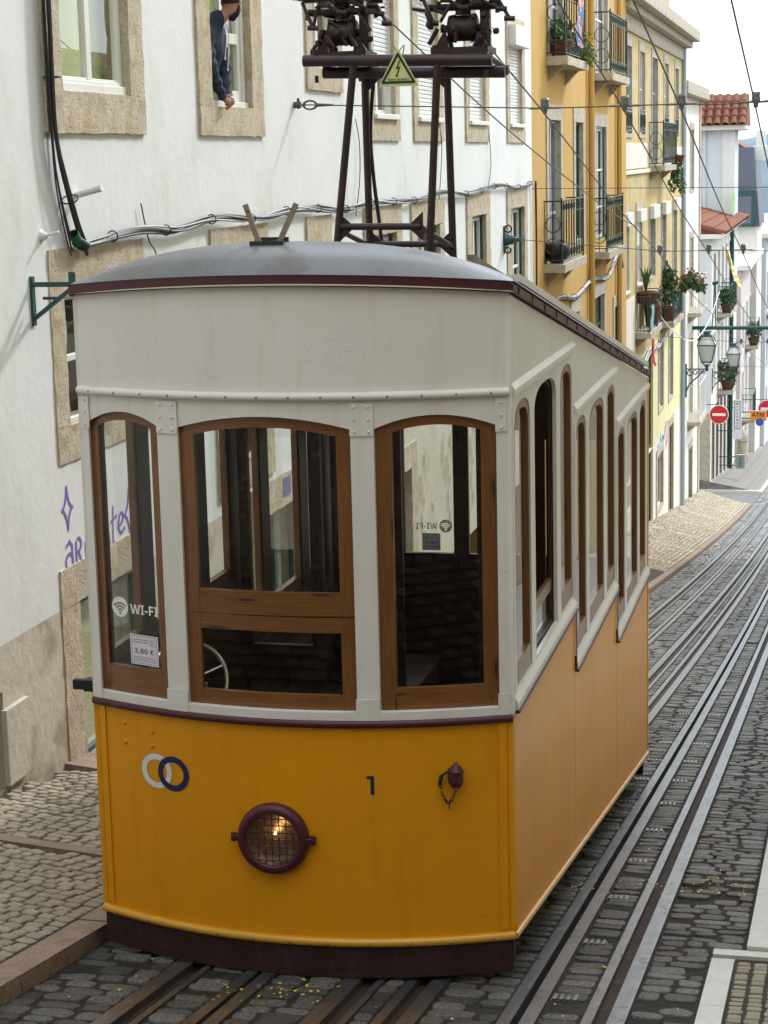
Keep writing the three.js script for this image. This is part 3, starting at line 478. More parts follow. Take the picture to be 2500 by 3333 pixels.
// --- coupling socket with its chain
{
  const sx = 0.815, sy = 1.085, s = grp('coupling_socket', car); s.position.set(sx, sy, zf(sx) + 0.0); s.rotation.y = 0.3;
  part('flange', rbox(-0.028, 0.02, -0.02, 0.05, -0.005, 0.05, 0.008), M.skirt, s);
  part('cap', lathe([[0.001, 0.088], [0.010, 0.086], [0.010, 0.076], [0.022, 0.070], [0.030, 0.060], [0.030, 0.05], [0.038, 0.048], [0.040, 0.040], [0.034, 0.034], [0.036, 0.0], [0.032, -0.024], [0.018, -0.038], [0.001, -0.040]], 22).rotateX(-0.12).translate(0.008, 0.004, 0.058), M.purple, s);
  const pts = []; for (let i = 0; i <= 9; i++) { const f = i / 9; pts.push(V(-0.072 + 0.085 * f + (f > 0.5 ? 0.0 : 0), -0.03 - 0.088 * Math.sin(Math.PI * Math.min(1, f * 0.98 + 0.01)) + (f < 0.05 ? 0.03 : 0), 0.02 + 0.025 * f)); }
  for (let i = 0; i < 9; i++) { const a = pts[i], b = pts[i + 1], m = a.clone().add(b).multiplyScalar(0.5), l = new THREE.TorusGeometry(0.0075, 0.0022, 5, 12).scale(1, 1.7, 1); if (i % 2) l.rotateY(Math.PI / 2); l.applyQuaternion(new THREE.Quaternion().setFromUnitVectors(V(0, 1, 0), b.clone().sub(a).normalize())); l.translate(m.x, m.y, m.z); part('chain_link', l, M.iron, s); }
  part('latch', [rod([-0.07, -0.03, 0.016], [-0.062, 0.02, 0.03], 0.010, 8), rod([-0.062, 0.02, 0.03], [-0.022, 0.052, 0.05], 0.006, 8), rod([-0.024, -0.12, 0.032], [-0.024, -0.155, 0.034], 0.003, 6)], M.iron, s);
}
// --- the stepped flanks: three bays, each level, one step below the other
const T0 = 0.06, LB = 2.232, STEP = 0.386, NB = 3;
const eave = (t) => 3.452 - SL * t, base = (t) => 0.235 - SL * t, sill = (k) => 1.385 - STEP * k;
const SLOT = [[0.09, 0.585], [0.73, 1.52], [1.675, 2.165]];
function archPath(P, a, b, yb, yt, r) { const c = (a + b) / 2; P.moveTo(a, yb); P.lineTo(b, yb); P.lineTo(b, yt - r); P.bezierCurveTo(b, yt - r * 0.3, c + (b - a) * 0.34, yt, c, yt); P.bezierCurveTo(c - (b - a) * 0.34, yt, a, yt - r * 0.3, a, yt - r); P.lineTo(a, yb); return P; }
function flank(s) {                       // s = 1: the street side, s = -1: the side by the houses
  // shapes are drawn with t (distance back from the front) to the right, then turned into place
  const at = (shape, d, outer) => { const g = new THREE.ExtrudeGeometry(shape, { depth: d, bevelEnabled: false, curveSegments: 8 }); g.rotateY(Math.PI / 2); g.translate(s > 0 ? outer - d : -outer, 0, 0); return uvm(g); };
  for (let k = 0; k < NB; k++) {
    const a = T0 + k * LB, b = k === NB - 1 ? END : a + LB, y0 = sill(k), yT = 2.90 - STEP * k, yB = 1.475 - STEP * k;
    const up = new THREE.Shape([[a, y0], [b, y0], [b, eave(b)], [a, eave(a)]].map((p) => new THREE.Vector2(...p))), linS = up.clone();
    SLOT.forEach(([p, q]) => { up.holes.push(archPath(new THREE.Path(), a + p, a + q, yB, yT, 0.13)); linS.holes.push(archPath(new THREE.Path(), a + p + 0.02, a + q - 0.02, yB + 0.05, yT - 0.02, 0.12)); });
    part('side_panel', at(up, 0.022, HW), M.whiteSide, car); part('wood_lining', at(linS, 0.007, HW - 0.048), M.darkWood, car);
    const low = new THREE.Shape([[a, base(a)], [b - 0.008, base(b)], [b - 0.008, y0 - 0.002], [a, y0 - 0.002]].map((p) => new THREE.Vector2(...p)));
    part('lower_panel', at(low, 0.025, HW + 0.001), M.yellowSide, car);
    part('inner_panel', at(new THREE.Shape([[a, base(a) + 0.02], [b, base(b) + 0.02], [b, y0], [a, y0]].map((p) => new THREE.Vector2(...p))), 0.015, HW - 0.06), M.darkWood, car);
    // sill with a sloping nose, trim below it, drip rail above the windows
    const bx = (t0, t1, y, Y, w0, w1, m, n) => part(n, box(s * w0, s * w1, y, Y, -t0, -t1), m, car);
    const nose = new THREE.Shape([[0, 0], [0.020, 0], [0.020, 0.034], [0, 0.066]].map((p) => new THREE.Vector2(...p))), ng = new THREE.ExtrudeGeometry(nose, { depth: b - a - 0.02, bevelEnabled: false }); if (s < 0) ng.scale(-1, 1, 1);
    if (s < 0) { const p = ng.attributes.position; for (let i = 0; i < p.count; i += 3) { const A = [p.getX(i + 1), p.getY(i + 1), p.getZ(i + 1)]; p.setXYZ(i + 1, p.getX(i + 2), p.getY(i + 2), p.getZ(i + 2)); p.setXYZ(i + 2, ...A); } ng.computeVertexNormals(); }
    ng.translate(s * HW, y0 + 0.002, -b + 0.01); part('side_sill', uvm(ng), M.white, car);
    bx(a, b, y0 - 0.013, y0 + 0.001, HW + 0.001, HW + 0.027, M.purple, 'waist_trim');
    const vis = ng.clone().scale(1, 0.85, 1.0).translate(0, (yT + 0.055) - (y0 + 0.002) * 0.85, 0); part('drip_rail', uvm(vis), M.white, car);
    if (k) bx(a - 0.004, a + 0.014, sill(k), sill(k - 1) - 0.017, HW - 0.005, HW + 0.014, M.purple, 'seam_strip');
    bx(a - 0.012, a + 0.012, sill(k) + 0.09, yT, HW - 0.005, HW + 0.010, M.whiteSide, 'bay_post');
    // windows
    SLOT.forEach(([p, q], j) => {
      const w = grp('side_window', car), A = a + p, B = a + q, open = s > 0 && k === 0 && j === 1;
      const fr = new THREE.Shape(); archPath(fr, A + 0.004, B - 0.004, yB + 0.004, yT - 0.004, 0.13); fr.holes.push(archPath(new THREE.Path(), A + 0.042, B - 0.042, yB + 0.12, yT - 0.045, 0.11));
      if (!open) { part('frame', at(fr, 0.042, HW - 0.004), M.wood, w); const pg = new THREE.Shape(); archPath(pg, A + 0.038, B - 0.038, yB + 0.115, yT - 0.041, 0.11); const g = new THREE.ShapeGeometry(pg, 8); g.rotateY(Math.PI / 2); g.translate(s * (HW - 0.024), 0, 0); part('pane', uvm(g), M.pane, w); } else {
        const fr2 = new THREE.Shape(); archPath(fr2, A + 0.004, B - 0.004, yB + 0.004, yT - 0.004, 0.17); fr2.holes.push(archPath(new THREE.Path(), A + 0.02, B - 0.02, yB + 0.02, yT - 0.02, 0.16)); part('frame', at(fr2, 0.03, HW - 0.028), M.darkWood, w);
        const d = box(s * (HW - 0.055), s * (HW - 0.032), yB + 0.19, yB + 0.26, -A - 0.022, -B + 0.022); part('lowered_sash', d, M.wood, w); const g = new THREE.PlaneGeometry(B - A - 0.05, 0.17).rotateY(Math.PI / 2).translate(s * (HW - 0.045), yB + 0.105, -(A + B) / 2); part('pane', uvm(g), M.pane, w);
      }
    });
  }
  part('lower_bead', rod([s * (HW + 0.004), base(0) - 0.004, -0.0], [s * (HW + 0.004), base(END) - 0.004, -END], 0.017, 8), M.yellowTrim, car);
  part('eaves_trim', prismSide(s, HW - 0.01, HW + 0.028, 0, END + 0.03, 0.012, 0.045), M.purple, car);
  for (let t = 0.15; t < END; t += 0.42) part('eaves_clip', prismSide(s, HW + 0.02, HW + 0.034, t, t + 0.015, 0.010, 0.047), M.purple, car);
  // end posts at the lower corner
  part('corner_post', box(s * (HW - 0.03), s * (HW + 0.006), base(END), eave(END) - 0.01, -END - 0.03, -END + 0.02), k2(s), car);
}
const k2 = () => M.yellowSide;
function prismSide(s, w0, w1, ta, tb, dy0, dy1) { const a = s * w0, b = s * w1, p = [[Math.min(a, b)], [Math.max(a, b)]]; const g = new THREE.BoxGeometry(Math.abs(b - a), dy1 - dy0, tb - ta).translate((a + b) / 2, (dy0 + dy1) / 2, -(ta + tb) / 2), q = g.attributes.position; for (let i = 0; i < q.count; i++) q.setY(i, q.getY(i) + eave(-q.getZ(i))); g.computeVertexNormals(); return uvm(g); }
flank(1); flank(-1);
// --- roof
function roofSheet(off) {
  const nu = 36, tz = []; for (let i = 0; i <= 12; i++) tz.push(i / 12 * 0.62); for (let i = 1; i <= 16; i++) tz.push(0.62 + (END + 0.02 - 0.62) * i / 16);
  const pos = [], uv = [], idx = [];
  tz.forEach((f, j) => { for (let i = 0; i <= nu; i++) { const u = -1 + 2 * i / nu, x = u * (HW + 0.03 + off * 0), lead = zf(clamp(x, -HW, HW)) + 0.038, fr = clamp(f / 0.62), blend = clamp(1 - f / 1.6), z = lead * Math.pow(blend, 1.2) - f * (1 + 0) ;
    const rise = Math.pow(1 - Math.pow(1 - fr, 2.3), 0.62), crown = 0.225 * Math.pow(Math.max(0, 1 - Math.pow(Math.abs(u), 2.5)), 0.75), t = Math.max(0, -z);
    const ed = 3.512 - SL * t + 0.055 * (1 - u * u) * Math.pow(1 - fr, 2); pos.push(x, ed + crown * rise + off, z); uv.push(x, z); } });
  for (let j = 0; j < tz.length - 1; j++) for (let i = 0; i < nu; i++) { const a = j * (nu + 1) + i, b = a + nu + 1; idx.push(a, a + 1, b, a + 1, b + 1, b); }
  const g = new THREE.BufferGeometry(); g.setAttribute('position', new THREE.Float32BufferAttribute(pos, 3)); g.setAttribute('uv', new THREE.Float32BufferAttribute(uv, 2)); g.setIndex(idx); g.computeVertexNormals(); return g;
}
part('roof', roofSheet(0), M.roof, car); part('ceiling', roofSheet(-0.05), M.ceiling, car);
part('roof_board', prismRoof(0.84, 0.875, 0.34, END - 0.3, 0.15, 0.225), M.bare, car);
part('roof_board', prismRoof(0.828, 0.84, 0.44, END - 0.25, 0.15, 0.228), M.black, car);
part('gutter', prismRoof(0.985, 1.10, 0.35, END, 0.09, 0.128), M.white, car);
function prismRoof(x0, x1, ta, tb, dy0, dy1) { const g = new THREE.BoxGeometry(x1 - x0, dy1 - dy0, tb - ta, 1, 1, 8).translate((x0 + x1) / 2, (dy0 + dy1) / 2, -(ta + tb) / 2), q = g.attributes.position; for (let i = 0; i < q.count; i++) q.setY(i, q.getY(i) + eave(-q.getZ(i))); g.computeVertexNormals(); return uvm(g); }
// two raised strips in a V on the front of the roof
{
  const a = grp('roof_bracket', car); a.position.set(-0.065, 3.685, 0.02); 
  part('foot', [box(-0.105, 0.105, -0.012, 0.002, -0.07, 0.075), box(-0.085, 0.085, 0.002, 0.045, -0.05, -0.035), box(-0.085, 0.085, 0.002, 0.03, 0.04, 0.05)], M.iron, a);
  part('strip', flat([-0.045, 0.0, 0.0], [-0.115, 0.205, 0.0], 0.026, 0.012), M.bare, a); part('strip', flat([0.04, 0.0, 0.0], [0.142, 0.205, 0.0], 0.026, 0.012), M.bare, a);
}
part('headboard_bracket', [box(-1.17, -HW - 0.006, 1.40, 1.46, -0.10, -0.03), box(-1.235, -1.17, 1.405, 1.455, -0.085, -0.045)], M.black, car);
// --- lower end wall, floors, bulkheads, benches, controls
{
  const t = END, y0 = base(t), w = new THREE.Shape([[-HW + 0.03, y0], [HW - 0.03, y0], [HW - 0.03, eave(t) + 0.02], [-HW + 0.03, eave(t) + 0.02]].map((p) => new THREE.Vector2(...p)));
  for (const [a, b] of [[-0.98, -0.55], [-0.42, 0.36], [0.49, 0.98]]) w.holes.push(new THREE.Path([[a, 0.75], [b, 0.75], [b, 2.05], [a, 2.05]].map((p) => new THREE.Vector2(...p))));
  part('end_wall', uvm(new THREE.ExtrudeGeometry(w, { depth: 0.05, bevelEnabled: false }).translate(0, 0, -t)), M.darkWood, car);
  for (const [a, b] of [[-0.98, -0.55], [-0.42, 0.36], [0.49, 0.98]]) part('end_pane', uvm(new THREE.PlaneGeometry(b - a, 1.3).translate((a + b) / 2, 1.4, -t + 0.025)), M.pane, car);
  const s1 = part('wifi_sticker', uvm(new THREE.PlaneGeometry(0.34, 0.135)), printMat(wifiTex), car); s1.rotation.y = Math.PI; s1.position.set(-0.74, 0.98, -t - 0.004); s1.geometry = new THREE.PlaneGeometry(0.34, 0.135);
  const s2 = part('fare_notice', new THREE.PlaneGeometry(0.16, 0.15), printMat(fareTex), car); s2.rotation.y = Math.PI; s2.position.set(-0.76, 0.84, -t - 0.005);
  for (let k = 0; k < NB; k++) {
    const a = k ? T0 + k * LB : 0.0, b = k === 2 ? END - 0.06 : T0 + (k + 1) * LB, y = 0.27 - STEP * k - 0.03;
    part('floor', box(-HW + 0.08, HW - 0.08, y - 0.06, y, -a + (k ? 0 : 0), -b), M.floor, car);
    if (k) { // bulkhead between two levels
      const yy = sill(k) - 0.03, q = new THREE.Shape([[-HW + 0.08, y], [HW - 0.08, y], [HW - 0.08, eave(a) + 0.06], [-HW + 0.08, eave(a) + 0.06]].map((p) => new THREE.Vector2(...p)));
      for (const [l, r, lo, hi] of [[-0.95, -0.56, yy + 0.12, yy + 1.5], [-0.48, 0.50, y + 0.40, yy + 1.62], [0.58, 0.95, yy + 0.12, yy + 1.5]]) q.holes.push(new THREE.Path([[l, lo], [r, lo], [r, hi], [l, hi]].map((p) => new THREE.Vector2(...p))));
      part('bulkhead', uvm(new THREE.ExtrudeGeometry(q, { depth: 0.05, bevelEnabled: false }).translate(0, 0, -a - 0.05)), M.darkWood, car);
    }
    for (const s of [-1, 1]) if (k) part('bench', [box(s * 0.62, s * (HW - 0.09), y + 0.40, y + 0.44, -a - 0.3, -b + 0.2), box(s * 0.66, s * 0.70, y, y + 0.40, -a - 0.35, -b + 0.25), box(s * (HW - 0.13), s * (HW - 0.09), y + 0.44, y + 0.85, -a - 0.3, -b + 0.2)], M.darkWood, car);
  }
  part('underframe', [box(-0.75, 0.75, 0.02 - 0.0, 0.16, -0.2, -1.6)], M.black, car);
  const wl = grp('control_wheel', car); wl.position.set(-0.60, 1.47, -0.06); wl.rotation.set(-0.35, 0.6, 0);
  part('rim', new THREE.TorusGeometry(0.205, 0.012, 10, 48), M.chrome, wl); part('hub', new THREE.CylinderGeometry(0.03, 0.03, 0.05, 16).rotateX(Math.PI / 2), M.chrome, wl);
  for (let k = 0; k < 3; k++) part('spoke', rod([0, 0, 0], [0.2 * Math.cos(k * 2.094 + 0.5), 0.2 * Math.sin(k * 2.094 + 0.5), 0], 0.008, 6), M.chrome, wl);
  part('control_stand', [box(-0.74, -0.58, 0.25, 1.40, -0.30, -0.14), box(-0.72, -0.60, 1.40, 1.60, -0.26, -0.16)], M.yellowTrim, car);
  part('wheel_set', [rod([-0.62, 0.17 - 0.17, -1.3], [-0.52, 0.17 - 0.17, -1.3], 0.2, 24), rod([0.4, 0, -1.3], [0.5, 0, -1.3], 0.2, 24)], M.black, car).position.y = -0.03;
  part('wheel_set', [rod([-0.62, 0, -5.6], [-0.52, 0, -5.6], 0.2, 24), rod([0.4, 0, -5.6], [0.5, 0, -5.6], 0.2, 24)], M.black, car).position.y = -0.76;
  part('step_iron', box(HW - 0.1, HW - 0.02, base(END) - 0.14, base(END), -END + 0.12, -END + 0.2), M.black, car);
}
// --- the tower that carries the current collectors
{
  const tw = grp('collector_tower', car), O = V(CX, G(CZ), CZ), L = (x, y, z) => V(x, y, z).sub(O), S = (a, b, r, n = 12) => rod(L(...a), L(...b), r, n);
  const zA = -10.95, zB = -11.5, k = 0.92;
  part('leg', S([-2.90, -0.80, zA], [-2.735, 0.53, zA], 0.0225), M.tower, tw); part('leg', S([-2.33, -0.85, zA], [-2.245, 0.52, zA], 0.0225), M.tower, tw);
  part('leg', S([-2.795, -0.95, zB], [-2.805, 0.54, zB], 0.0225), M.tower, tw); part('leg', S([-2.275, -0.95, zB], [-2.30, 0.52, zB], 0.0225), M.tower, tw);
  part('cross_bar', S([-2.85, -0.382, zA], [-2.36, -0.388, zA], 0.020), M.tower, tw); part('cross_bar', S([-2.80, -0.51, zB], [-2.29, -0.515, zB], 0.019), M.tower, tw);
  part('side_brace', S([-2.85, -0.40, zA], [-2.80, -0.52, zB], 0.016), M.tower, tw); part('side_brace', S([-2.35, -0.40, zA], [-2.285, -0.535, zB], 0.018), M.tower, tw);
  const gus = (x, y, z, sx, sy) => { const g = prismPoly(sx * sy > 0 ? [[0, 0], [0.095 * sx, 0], [0, 0.085 * sy]] : [[0, 0], [0, 0.085 * sy], [0.095 * sx, 0]], -0.004, 0.004), q = L(x, y, z); return g.translate(q.x, q.y, q.z); };
  for (const [x, z, y, sx] of [[-2.845, zA, -0.385, 1], [-2.345, zA, -0.388, -1], [-2.795, zB, -0.51, 1], [-2.285, zB, -0.515, -1]]) { part('gusset', gus(x, y, z, sx, 1), M.tower, tw); part('gusset', gus(x, y, z, sx, -1), M.tower, tw); }
  for (const [x, z, sx] of [[-2.80, zB, 1], [-2.30, zB, -1]]) part('gusset', gus(x, 0.49, z, sx * 1.1, -1.2), M.tower, tw);
  part('top_beam', S([-3.03, 0.565, zA], [-1.93, 0.535, zA], 0.033, 16), M.tower, tw); part('top_beam', S([-2.98, 0.505, zA - 0.25], [-1.90, 0.475, zA - 0.25], 0.033, 16), M.tower, tw); part('top_beam', S([-2.96, 0.53, zB], [-1.93, 0.50, zB], 0.03, 16), M.tower, tw);
  for (const x of [-2.96, -2.70, -2.26, -1.97]) part('clamp', [S([x, 0.565, zA], [x, 0.525, zB], 0.018), S([x, 0.48, zA - 0.02], [x, 0.44, zA - 0.02], 0.012), S([x, 0.60, zA], [x, 0.625, zA], 0.014)], M.tower, tw);
  part('electric_lead', [tube([[-2.735, 0.60, zB], [-2.79, 0.2, zB - 0.06], [-2.77, -0.1, zB - 0.02], [-2.73, -0.5, zB - 0.03], [-2.70, -0.85, zB]].map((p) => L(...p)), 0.012, 30, 6)], M.black, tw);
  for (const [cx, s] of [[-2.84, 1], [-2.13, -1]]) {       // a collector head on its insulator, over each end of the beam
    const h = grp('collector_head', tw), c = L(cx, 0.60, zA - 0.2); h.position.copy(c);
    part('saddle', [box(-0.165, 0.165, -0.02, 0.015, -0.14, 0.14), prismPoly([[-0.165, 0.0], [-0.07, 0.0], [-0.09, 0.10], [-0.105, 0.10]], 0.05, 0.075), prismPoly([[0.165, 0.0], [0.07, 0.0], [0.09, 0.10], [0.105, 0.10]].reverse(), 0.05, 0.075), prismPoly([[-0.165, 0.0], [-0.07, 0.0], [-0.09, 0.10], [-0.105, 0.10]], -0.1, -0.075), prismPoly([[0.165, 0.0], [0.07, 0.0], [0.09, 0.10], [0.105, 0.10]].reverse(), -0.1, -0.075)], M.tower, h);
    part('insulator', [uvm(lathe([[0.001, -0.085], [0.06, -0.085], [0.074, -0.08], [0.080, -0.045], [0.072, -0.04], [0.072, 0.04], [0.080, 0.045], [0.074, 0.08], [0.06, 0.085], [0.001, 0.085]], 20).rotateZ(Math.PI / 2).translate(0, 0.125, 0)), rod([-0.13, 0.125, 0], [0.13, 0.125, 0], 0.022, 10), box(0.10, 0.155, 0.0, 0.23, -0.04, 0.02)], M.tower, h);
    part('neck', [rod([0, 0.20, 0], [0, 0.30, 0], 0.045, 14), rod([0, 0.29, 0], [0, 0.31, 0], 0.07, 14)], M.tower, h);
    part('cross_arm', [box(-0.19, 0.22, 0.225, 0.262, -0.03, 0.03), rod([-0.2, 0.245, 0.04], [0.23, 0.245, 0.04], 0.018, 10), box(-0.26, 0.26, 0.31, 0.35, -0.12, -0.06), rod([-0.27, 0.335, 0.11], [0.27, 0.325, 0.11], 0.024, 10)], M.tower, h);
    part('contact_shoe', [rod([-0.25, 0.41, -0.02], [0.25, 0.41, -0.02], 0.028, 10), box(-0.28, -0.24, 0.32, 0.42, -0.1, 0.1), box(0.24, 0.28, 0.32, 0.42, -0.1, 0.1), box(-0.05, 0.05, 0.35, 0.40, -0.06, 0.06)], M.tower, h);
    for (const [x0, y0, x1, y1] of [[-0.22, 0.30, -0.155, 0.155], [0.20, 0.30, 0.285, 0.165], [0.05, 0.30, 0.24, 0.22], [-0.12, 0.30, 0.02, 0.235], [-0.2, 0.36, -0.08, 0.28], [0.12, 0.36, 0.2, 0.27]]) part('spring_rod', [rod([x0, y0, 0.08], [x1, y1, 0.1], 0.011, 8), rod([x1 - 0.03, y1, 0.1], [x1 + 0.03, y1 - 0.004, 0.1], 0.015, 8)], M.tower, h);
    for (let j = 0; j < 7; j++) part('bolt', rod([-0.2 + j * 0.068, 0.20 + (j % 3) * 0.05, 0.05], [-0.2 + j * 0.068, 0.225 + (j % 3) * 0.05, 0.05], 0.014, 6), M.tower, h);
    for (let j = 0; j < 18; j++) { const R = (q) => hash2(j * 7 + q, s > 0 ? 3 : 5, 77), x = -0.27 + 0.54 * R(1), y = 0.21 + 0.2 * R(2), z = -0.12 + 0.26 * R(3); part('linkage', j % 3 ? rod([x, y, z], [x + (R(4) - 0.5) * 0.16, y + (R(5) - 0.5) * 0.09, z + (R(6) - 0.5) * 0.1], 0.006 + 0.007 * R(7), 6) : rbox(x - 0.03, x + 0.03, y - 0.014, y + 0.014, z - 0.02, z + 0.02, 0.004), M.tower, h); }
    for (let j = 0; j < 16; j++) { const R = (q) => hash2(j * 11 + q, s > 0 ? 13 : 15, 78), x = -0.2 + 0.4 * R(1), y = 0.0 + 0.2 * R(2), z = 0.06 + 0.12 * R(3); part('fitting', j % 2 ? rod([x, y, z], [x + (R(4) - 0.5) * 0.12, y + 0.03 + R(5) * 0.07, z], 0.008 + 0.008 * R(7), 6) : rod([x, y, z], [x + 0.02, y, z + 0.01], 0.018, 6), M.tower, h); }
    part('ribbon', [box(s > 0 ? 0.22 : -0.24, s > 0 ? 0.25 : -0.21, 0.28, 0.5, 0.04, 0.06)], M.tower, h);
  }
  // danger sign hung on the beam
  const sg = grp('danger_sign', tw), sp = L(-2.46, 0.51, zA + 0.055); sg.position.copy(sp);
  const tri = new THREE.Shape(); const rT = (p, r) => { const n = p.length; for (let i = 0; i < n; i++) { const a = p[(i + n - 1) % n], b = p[i], c = p[(i + 1) % n], la = Math.hypot(a[0] - b[0], a[1] - b[1]), lc = Math.hypot(c[0] - b[0], c[1] - b[1]), s0 = [b[0] + (a[0] - b[0]) * r / la, b[1] + (a[1] - b[1]) * r / la], s1 = [b[0] + (c[0] - b[0]) * r / lc, b[1] + (c[1] - b[1]) * r / lc]; if (i === 0) tri.moveTo(...s0); else tri.lineTo(...s0); tri.quadraticCurveTo(b[0], b[1], ...s1); } tri.closePath(); };
  rT([[-0.118, -0.108], [0.118, -0.108], [0, 0.108]], 0.022);
  part('plate', uvm(new THREE.ExtrudeGeometry(tri, { depth: 0.004, bevelEnabled: false })), mat([0.55, 0.58, 0.22], { roughness: 0.4 }), sg);
  const st = decal(512, 470, (c) => {
    c.clearRect(0, 0, 512, 470); const P = [[256, 78], [58, 420], [454, 420]]; c.lineJoin = 'round'; c.strokeStyle = '#1b2420'; c.lineWidth = 30; c.beginPath(); c.moveTo(...P[0]); c.lineTo(...P[1]); c.lineTo(...P[2]); c.closePath(); c.stroke();
    c.fillStyle = '#1b2420'; c.beginPath(); c.moveTo(272, 158); c.lineTo(222, 262); c.lineTo(258, 250); c.lineTo(238, 330); c.lineTo(222, 324); c.lineTo(232, 360); c.lineTo(262, 336); c.lineTo(250, 334); c.lineTo(288, 226); c.lineTo(250, 238); c.lineTo(290, 158); c.closePath(); c.fill();
    c.font = 'bold 32px sans-serif'; c.textAlign = 'center'; c.fillText('PERIGO DE MORTE', 256, 398, 270);
  });
  part('warning_print', new THREE.PlaneGeometry(0.236, 0.216).translate(0, 0, 0.0065), printMat(st), sg);
  part('hanger', [tube([[-0.01, 0.09, 0.003], [-0.03, 0.12, -0.03], [-0.012, 0.06, -0.06]], 0.003, 12, 5), tube([[0.01, 0.09, 0.003], [0.03, 0.12, -0.03], [0.012, 0.06, -0.06]], 0.003, 12, 5)], M.iron, sg);
}

// ================================================================ HOUSES
// A house that faces the street is drawn in its own axes: a = metres along the street from its upper corner, y = height, w = metres out from the wall.
function house(name, label, X, zs, ze, yb, yt, o = {}) {
  const h = thing(name, label, 'building', [X, yb, zs]); h.rotation.y = o.turn ?? Math.PI / 2;
  return { h, X, zs, yb, len: zs - ze, top: yt - yb, holes: [], o, A: (z) => zs - z, Y: (y) => y - yb };
}
const rectPath = (a, b, c, d) => new THREE.Path([[a, c], [b, c], [b, d], [a, d]].map((p) => new THREE.Vector2(...p)));
const rectShape = (a, b, c, d) => new THREE.Shape([[a, c], [b, c], [b, d], [a, d]].map((p) => new THREE.Vector2(...p)));
function closeHouse(H, m, bands = []) {       // the wall with its openings, then the block behind it
  const lo = bands.length ? bands[bands.length - 1][0] : -3;
  const slabs = [[lo, H.top, m], ...bands.map(([y, mm], i) => [i === bands.length - 1 ? -4 : bands[i + 1][0], y, mm])];
  slabs.forEach(([y0, y1, mm], i) => {
    if (i === 0 && bands.length) y0 = bands[0][0];
    const s = rectShape(0, H.len, y0, y1), off = i ? 0.0 : 0.0;
    for (const [a, b, c, d] of H.holes) { const c2 = Math.max(c, y0 + 0.0005), d2 = Math.min(d, y1 - 0.0005); if (d2 - c2 > 0.01) s.holes.push(rectPath(Math.max(a, 0.001), Math.min(b, H.len - 0.001), c2, d2)); }
    part(i ? 'lower_wall' : 'wall', uvm(new THREE.ExtrudeGeometry(s, { depth: 0.34, bevelEnabled: false }).translate(0, 0, -0.34)), mm, H.h);
  });
  part('back_wall', box(0.3, H.len - 0.3, -3.5, H.top - 0.02, -8.2, -7.9), M.room, H.h); for (let y = 0.4; y < H.top - 2; y += 3.1) part('storey', box(0.31, H.len - 0.31, y, y + 0.2, -7.89, -0.6), M.room, H.h);
  part('gable', [box(0, 0.3, -3.5, H.top, -8.2, -0.345), box(H.len - 0.3, H.len, -3.5, H.top, -8.2, -0.345), box(0.3, H.len - 0.3, H.top - 0.02, H.top + 0.12, -8.2, -0.1)], m, H.h);
}
function surround(H, g, a0, a1, y0, y1, st) {        // stone jambs, lintel and sill round an opening
  const m = st.m || M.stone, pr = st.proud ?? 0.028, J = st.j ?? 0.25, L = st.l ?? 0.25, B = st.b ?? 0.3, back = -0.30, off = rr(0, 5), mk = st.smooth ? (a, b, c, d, e, f) => rbox(a, b, c, d, e, f, 0.006, off) : (a, b, c, d, e, f) => rough(a, b, c, d, e, f, 0.005, st.cell ?? 0.08, off);
  H.holes.push([a0 - J + 0.012, a1 + J - 0.012, y0 - B + 0.012, y1 + L - 0.012]);
  part('jamb', mk(a0 - J, a0, y0 + 0.002, y1 - 0.002, back, pr), m, g); part('jamb', mk(a1, a1 + J, y0 + 0.002, y1 - 0.002, back, pr), m, g);
  if (L > 0) part('lintel', mk(a0 - J, a1 + J, y1, y1 + L, back, pr + 0.002), m, g); if (B > 0) part('sill_stone', mk(a0 - J, a1 + J, y0 - B, y0, back, pr + 0.003), st.bm || m, g);
}
function frameBars(a0, a1, y0, y1, w, t, mull = [], rails = [], d = 0.05) { const q = [rbox(a0, a0 + t, y0, y1, w - d, w, 0.006), rbox(a1 - t, a1, y0, y1, w - d, w, 0.006), rbox(a0 + t, a1 - t, y0, y0 + t * 1.2, w - d, w - 0.002, 0.006), rbox(a0 + t, a1 - t, y1 - t, y1, w - d, w - 0.002, 0.006)]; for (const [c, s] of mull) q.push(rbox(c - s / 2, c + s / 2, y0 + t, y1 - t, w - d, w + 0.004, 0.005)); for (const [c, s] of rails) q.push(rbox(a0 + t, a1 - t, c - s / 2, c + s / 2, w - d + 0.004, w + 0.001, 0.005)); return q; }
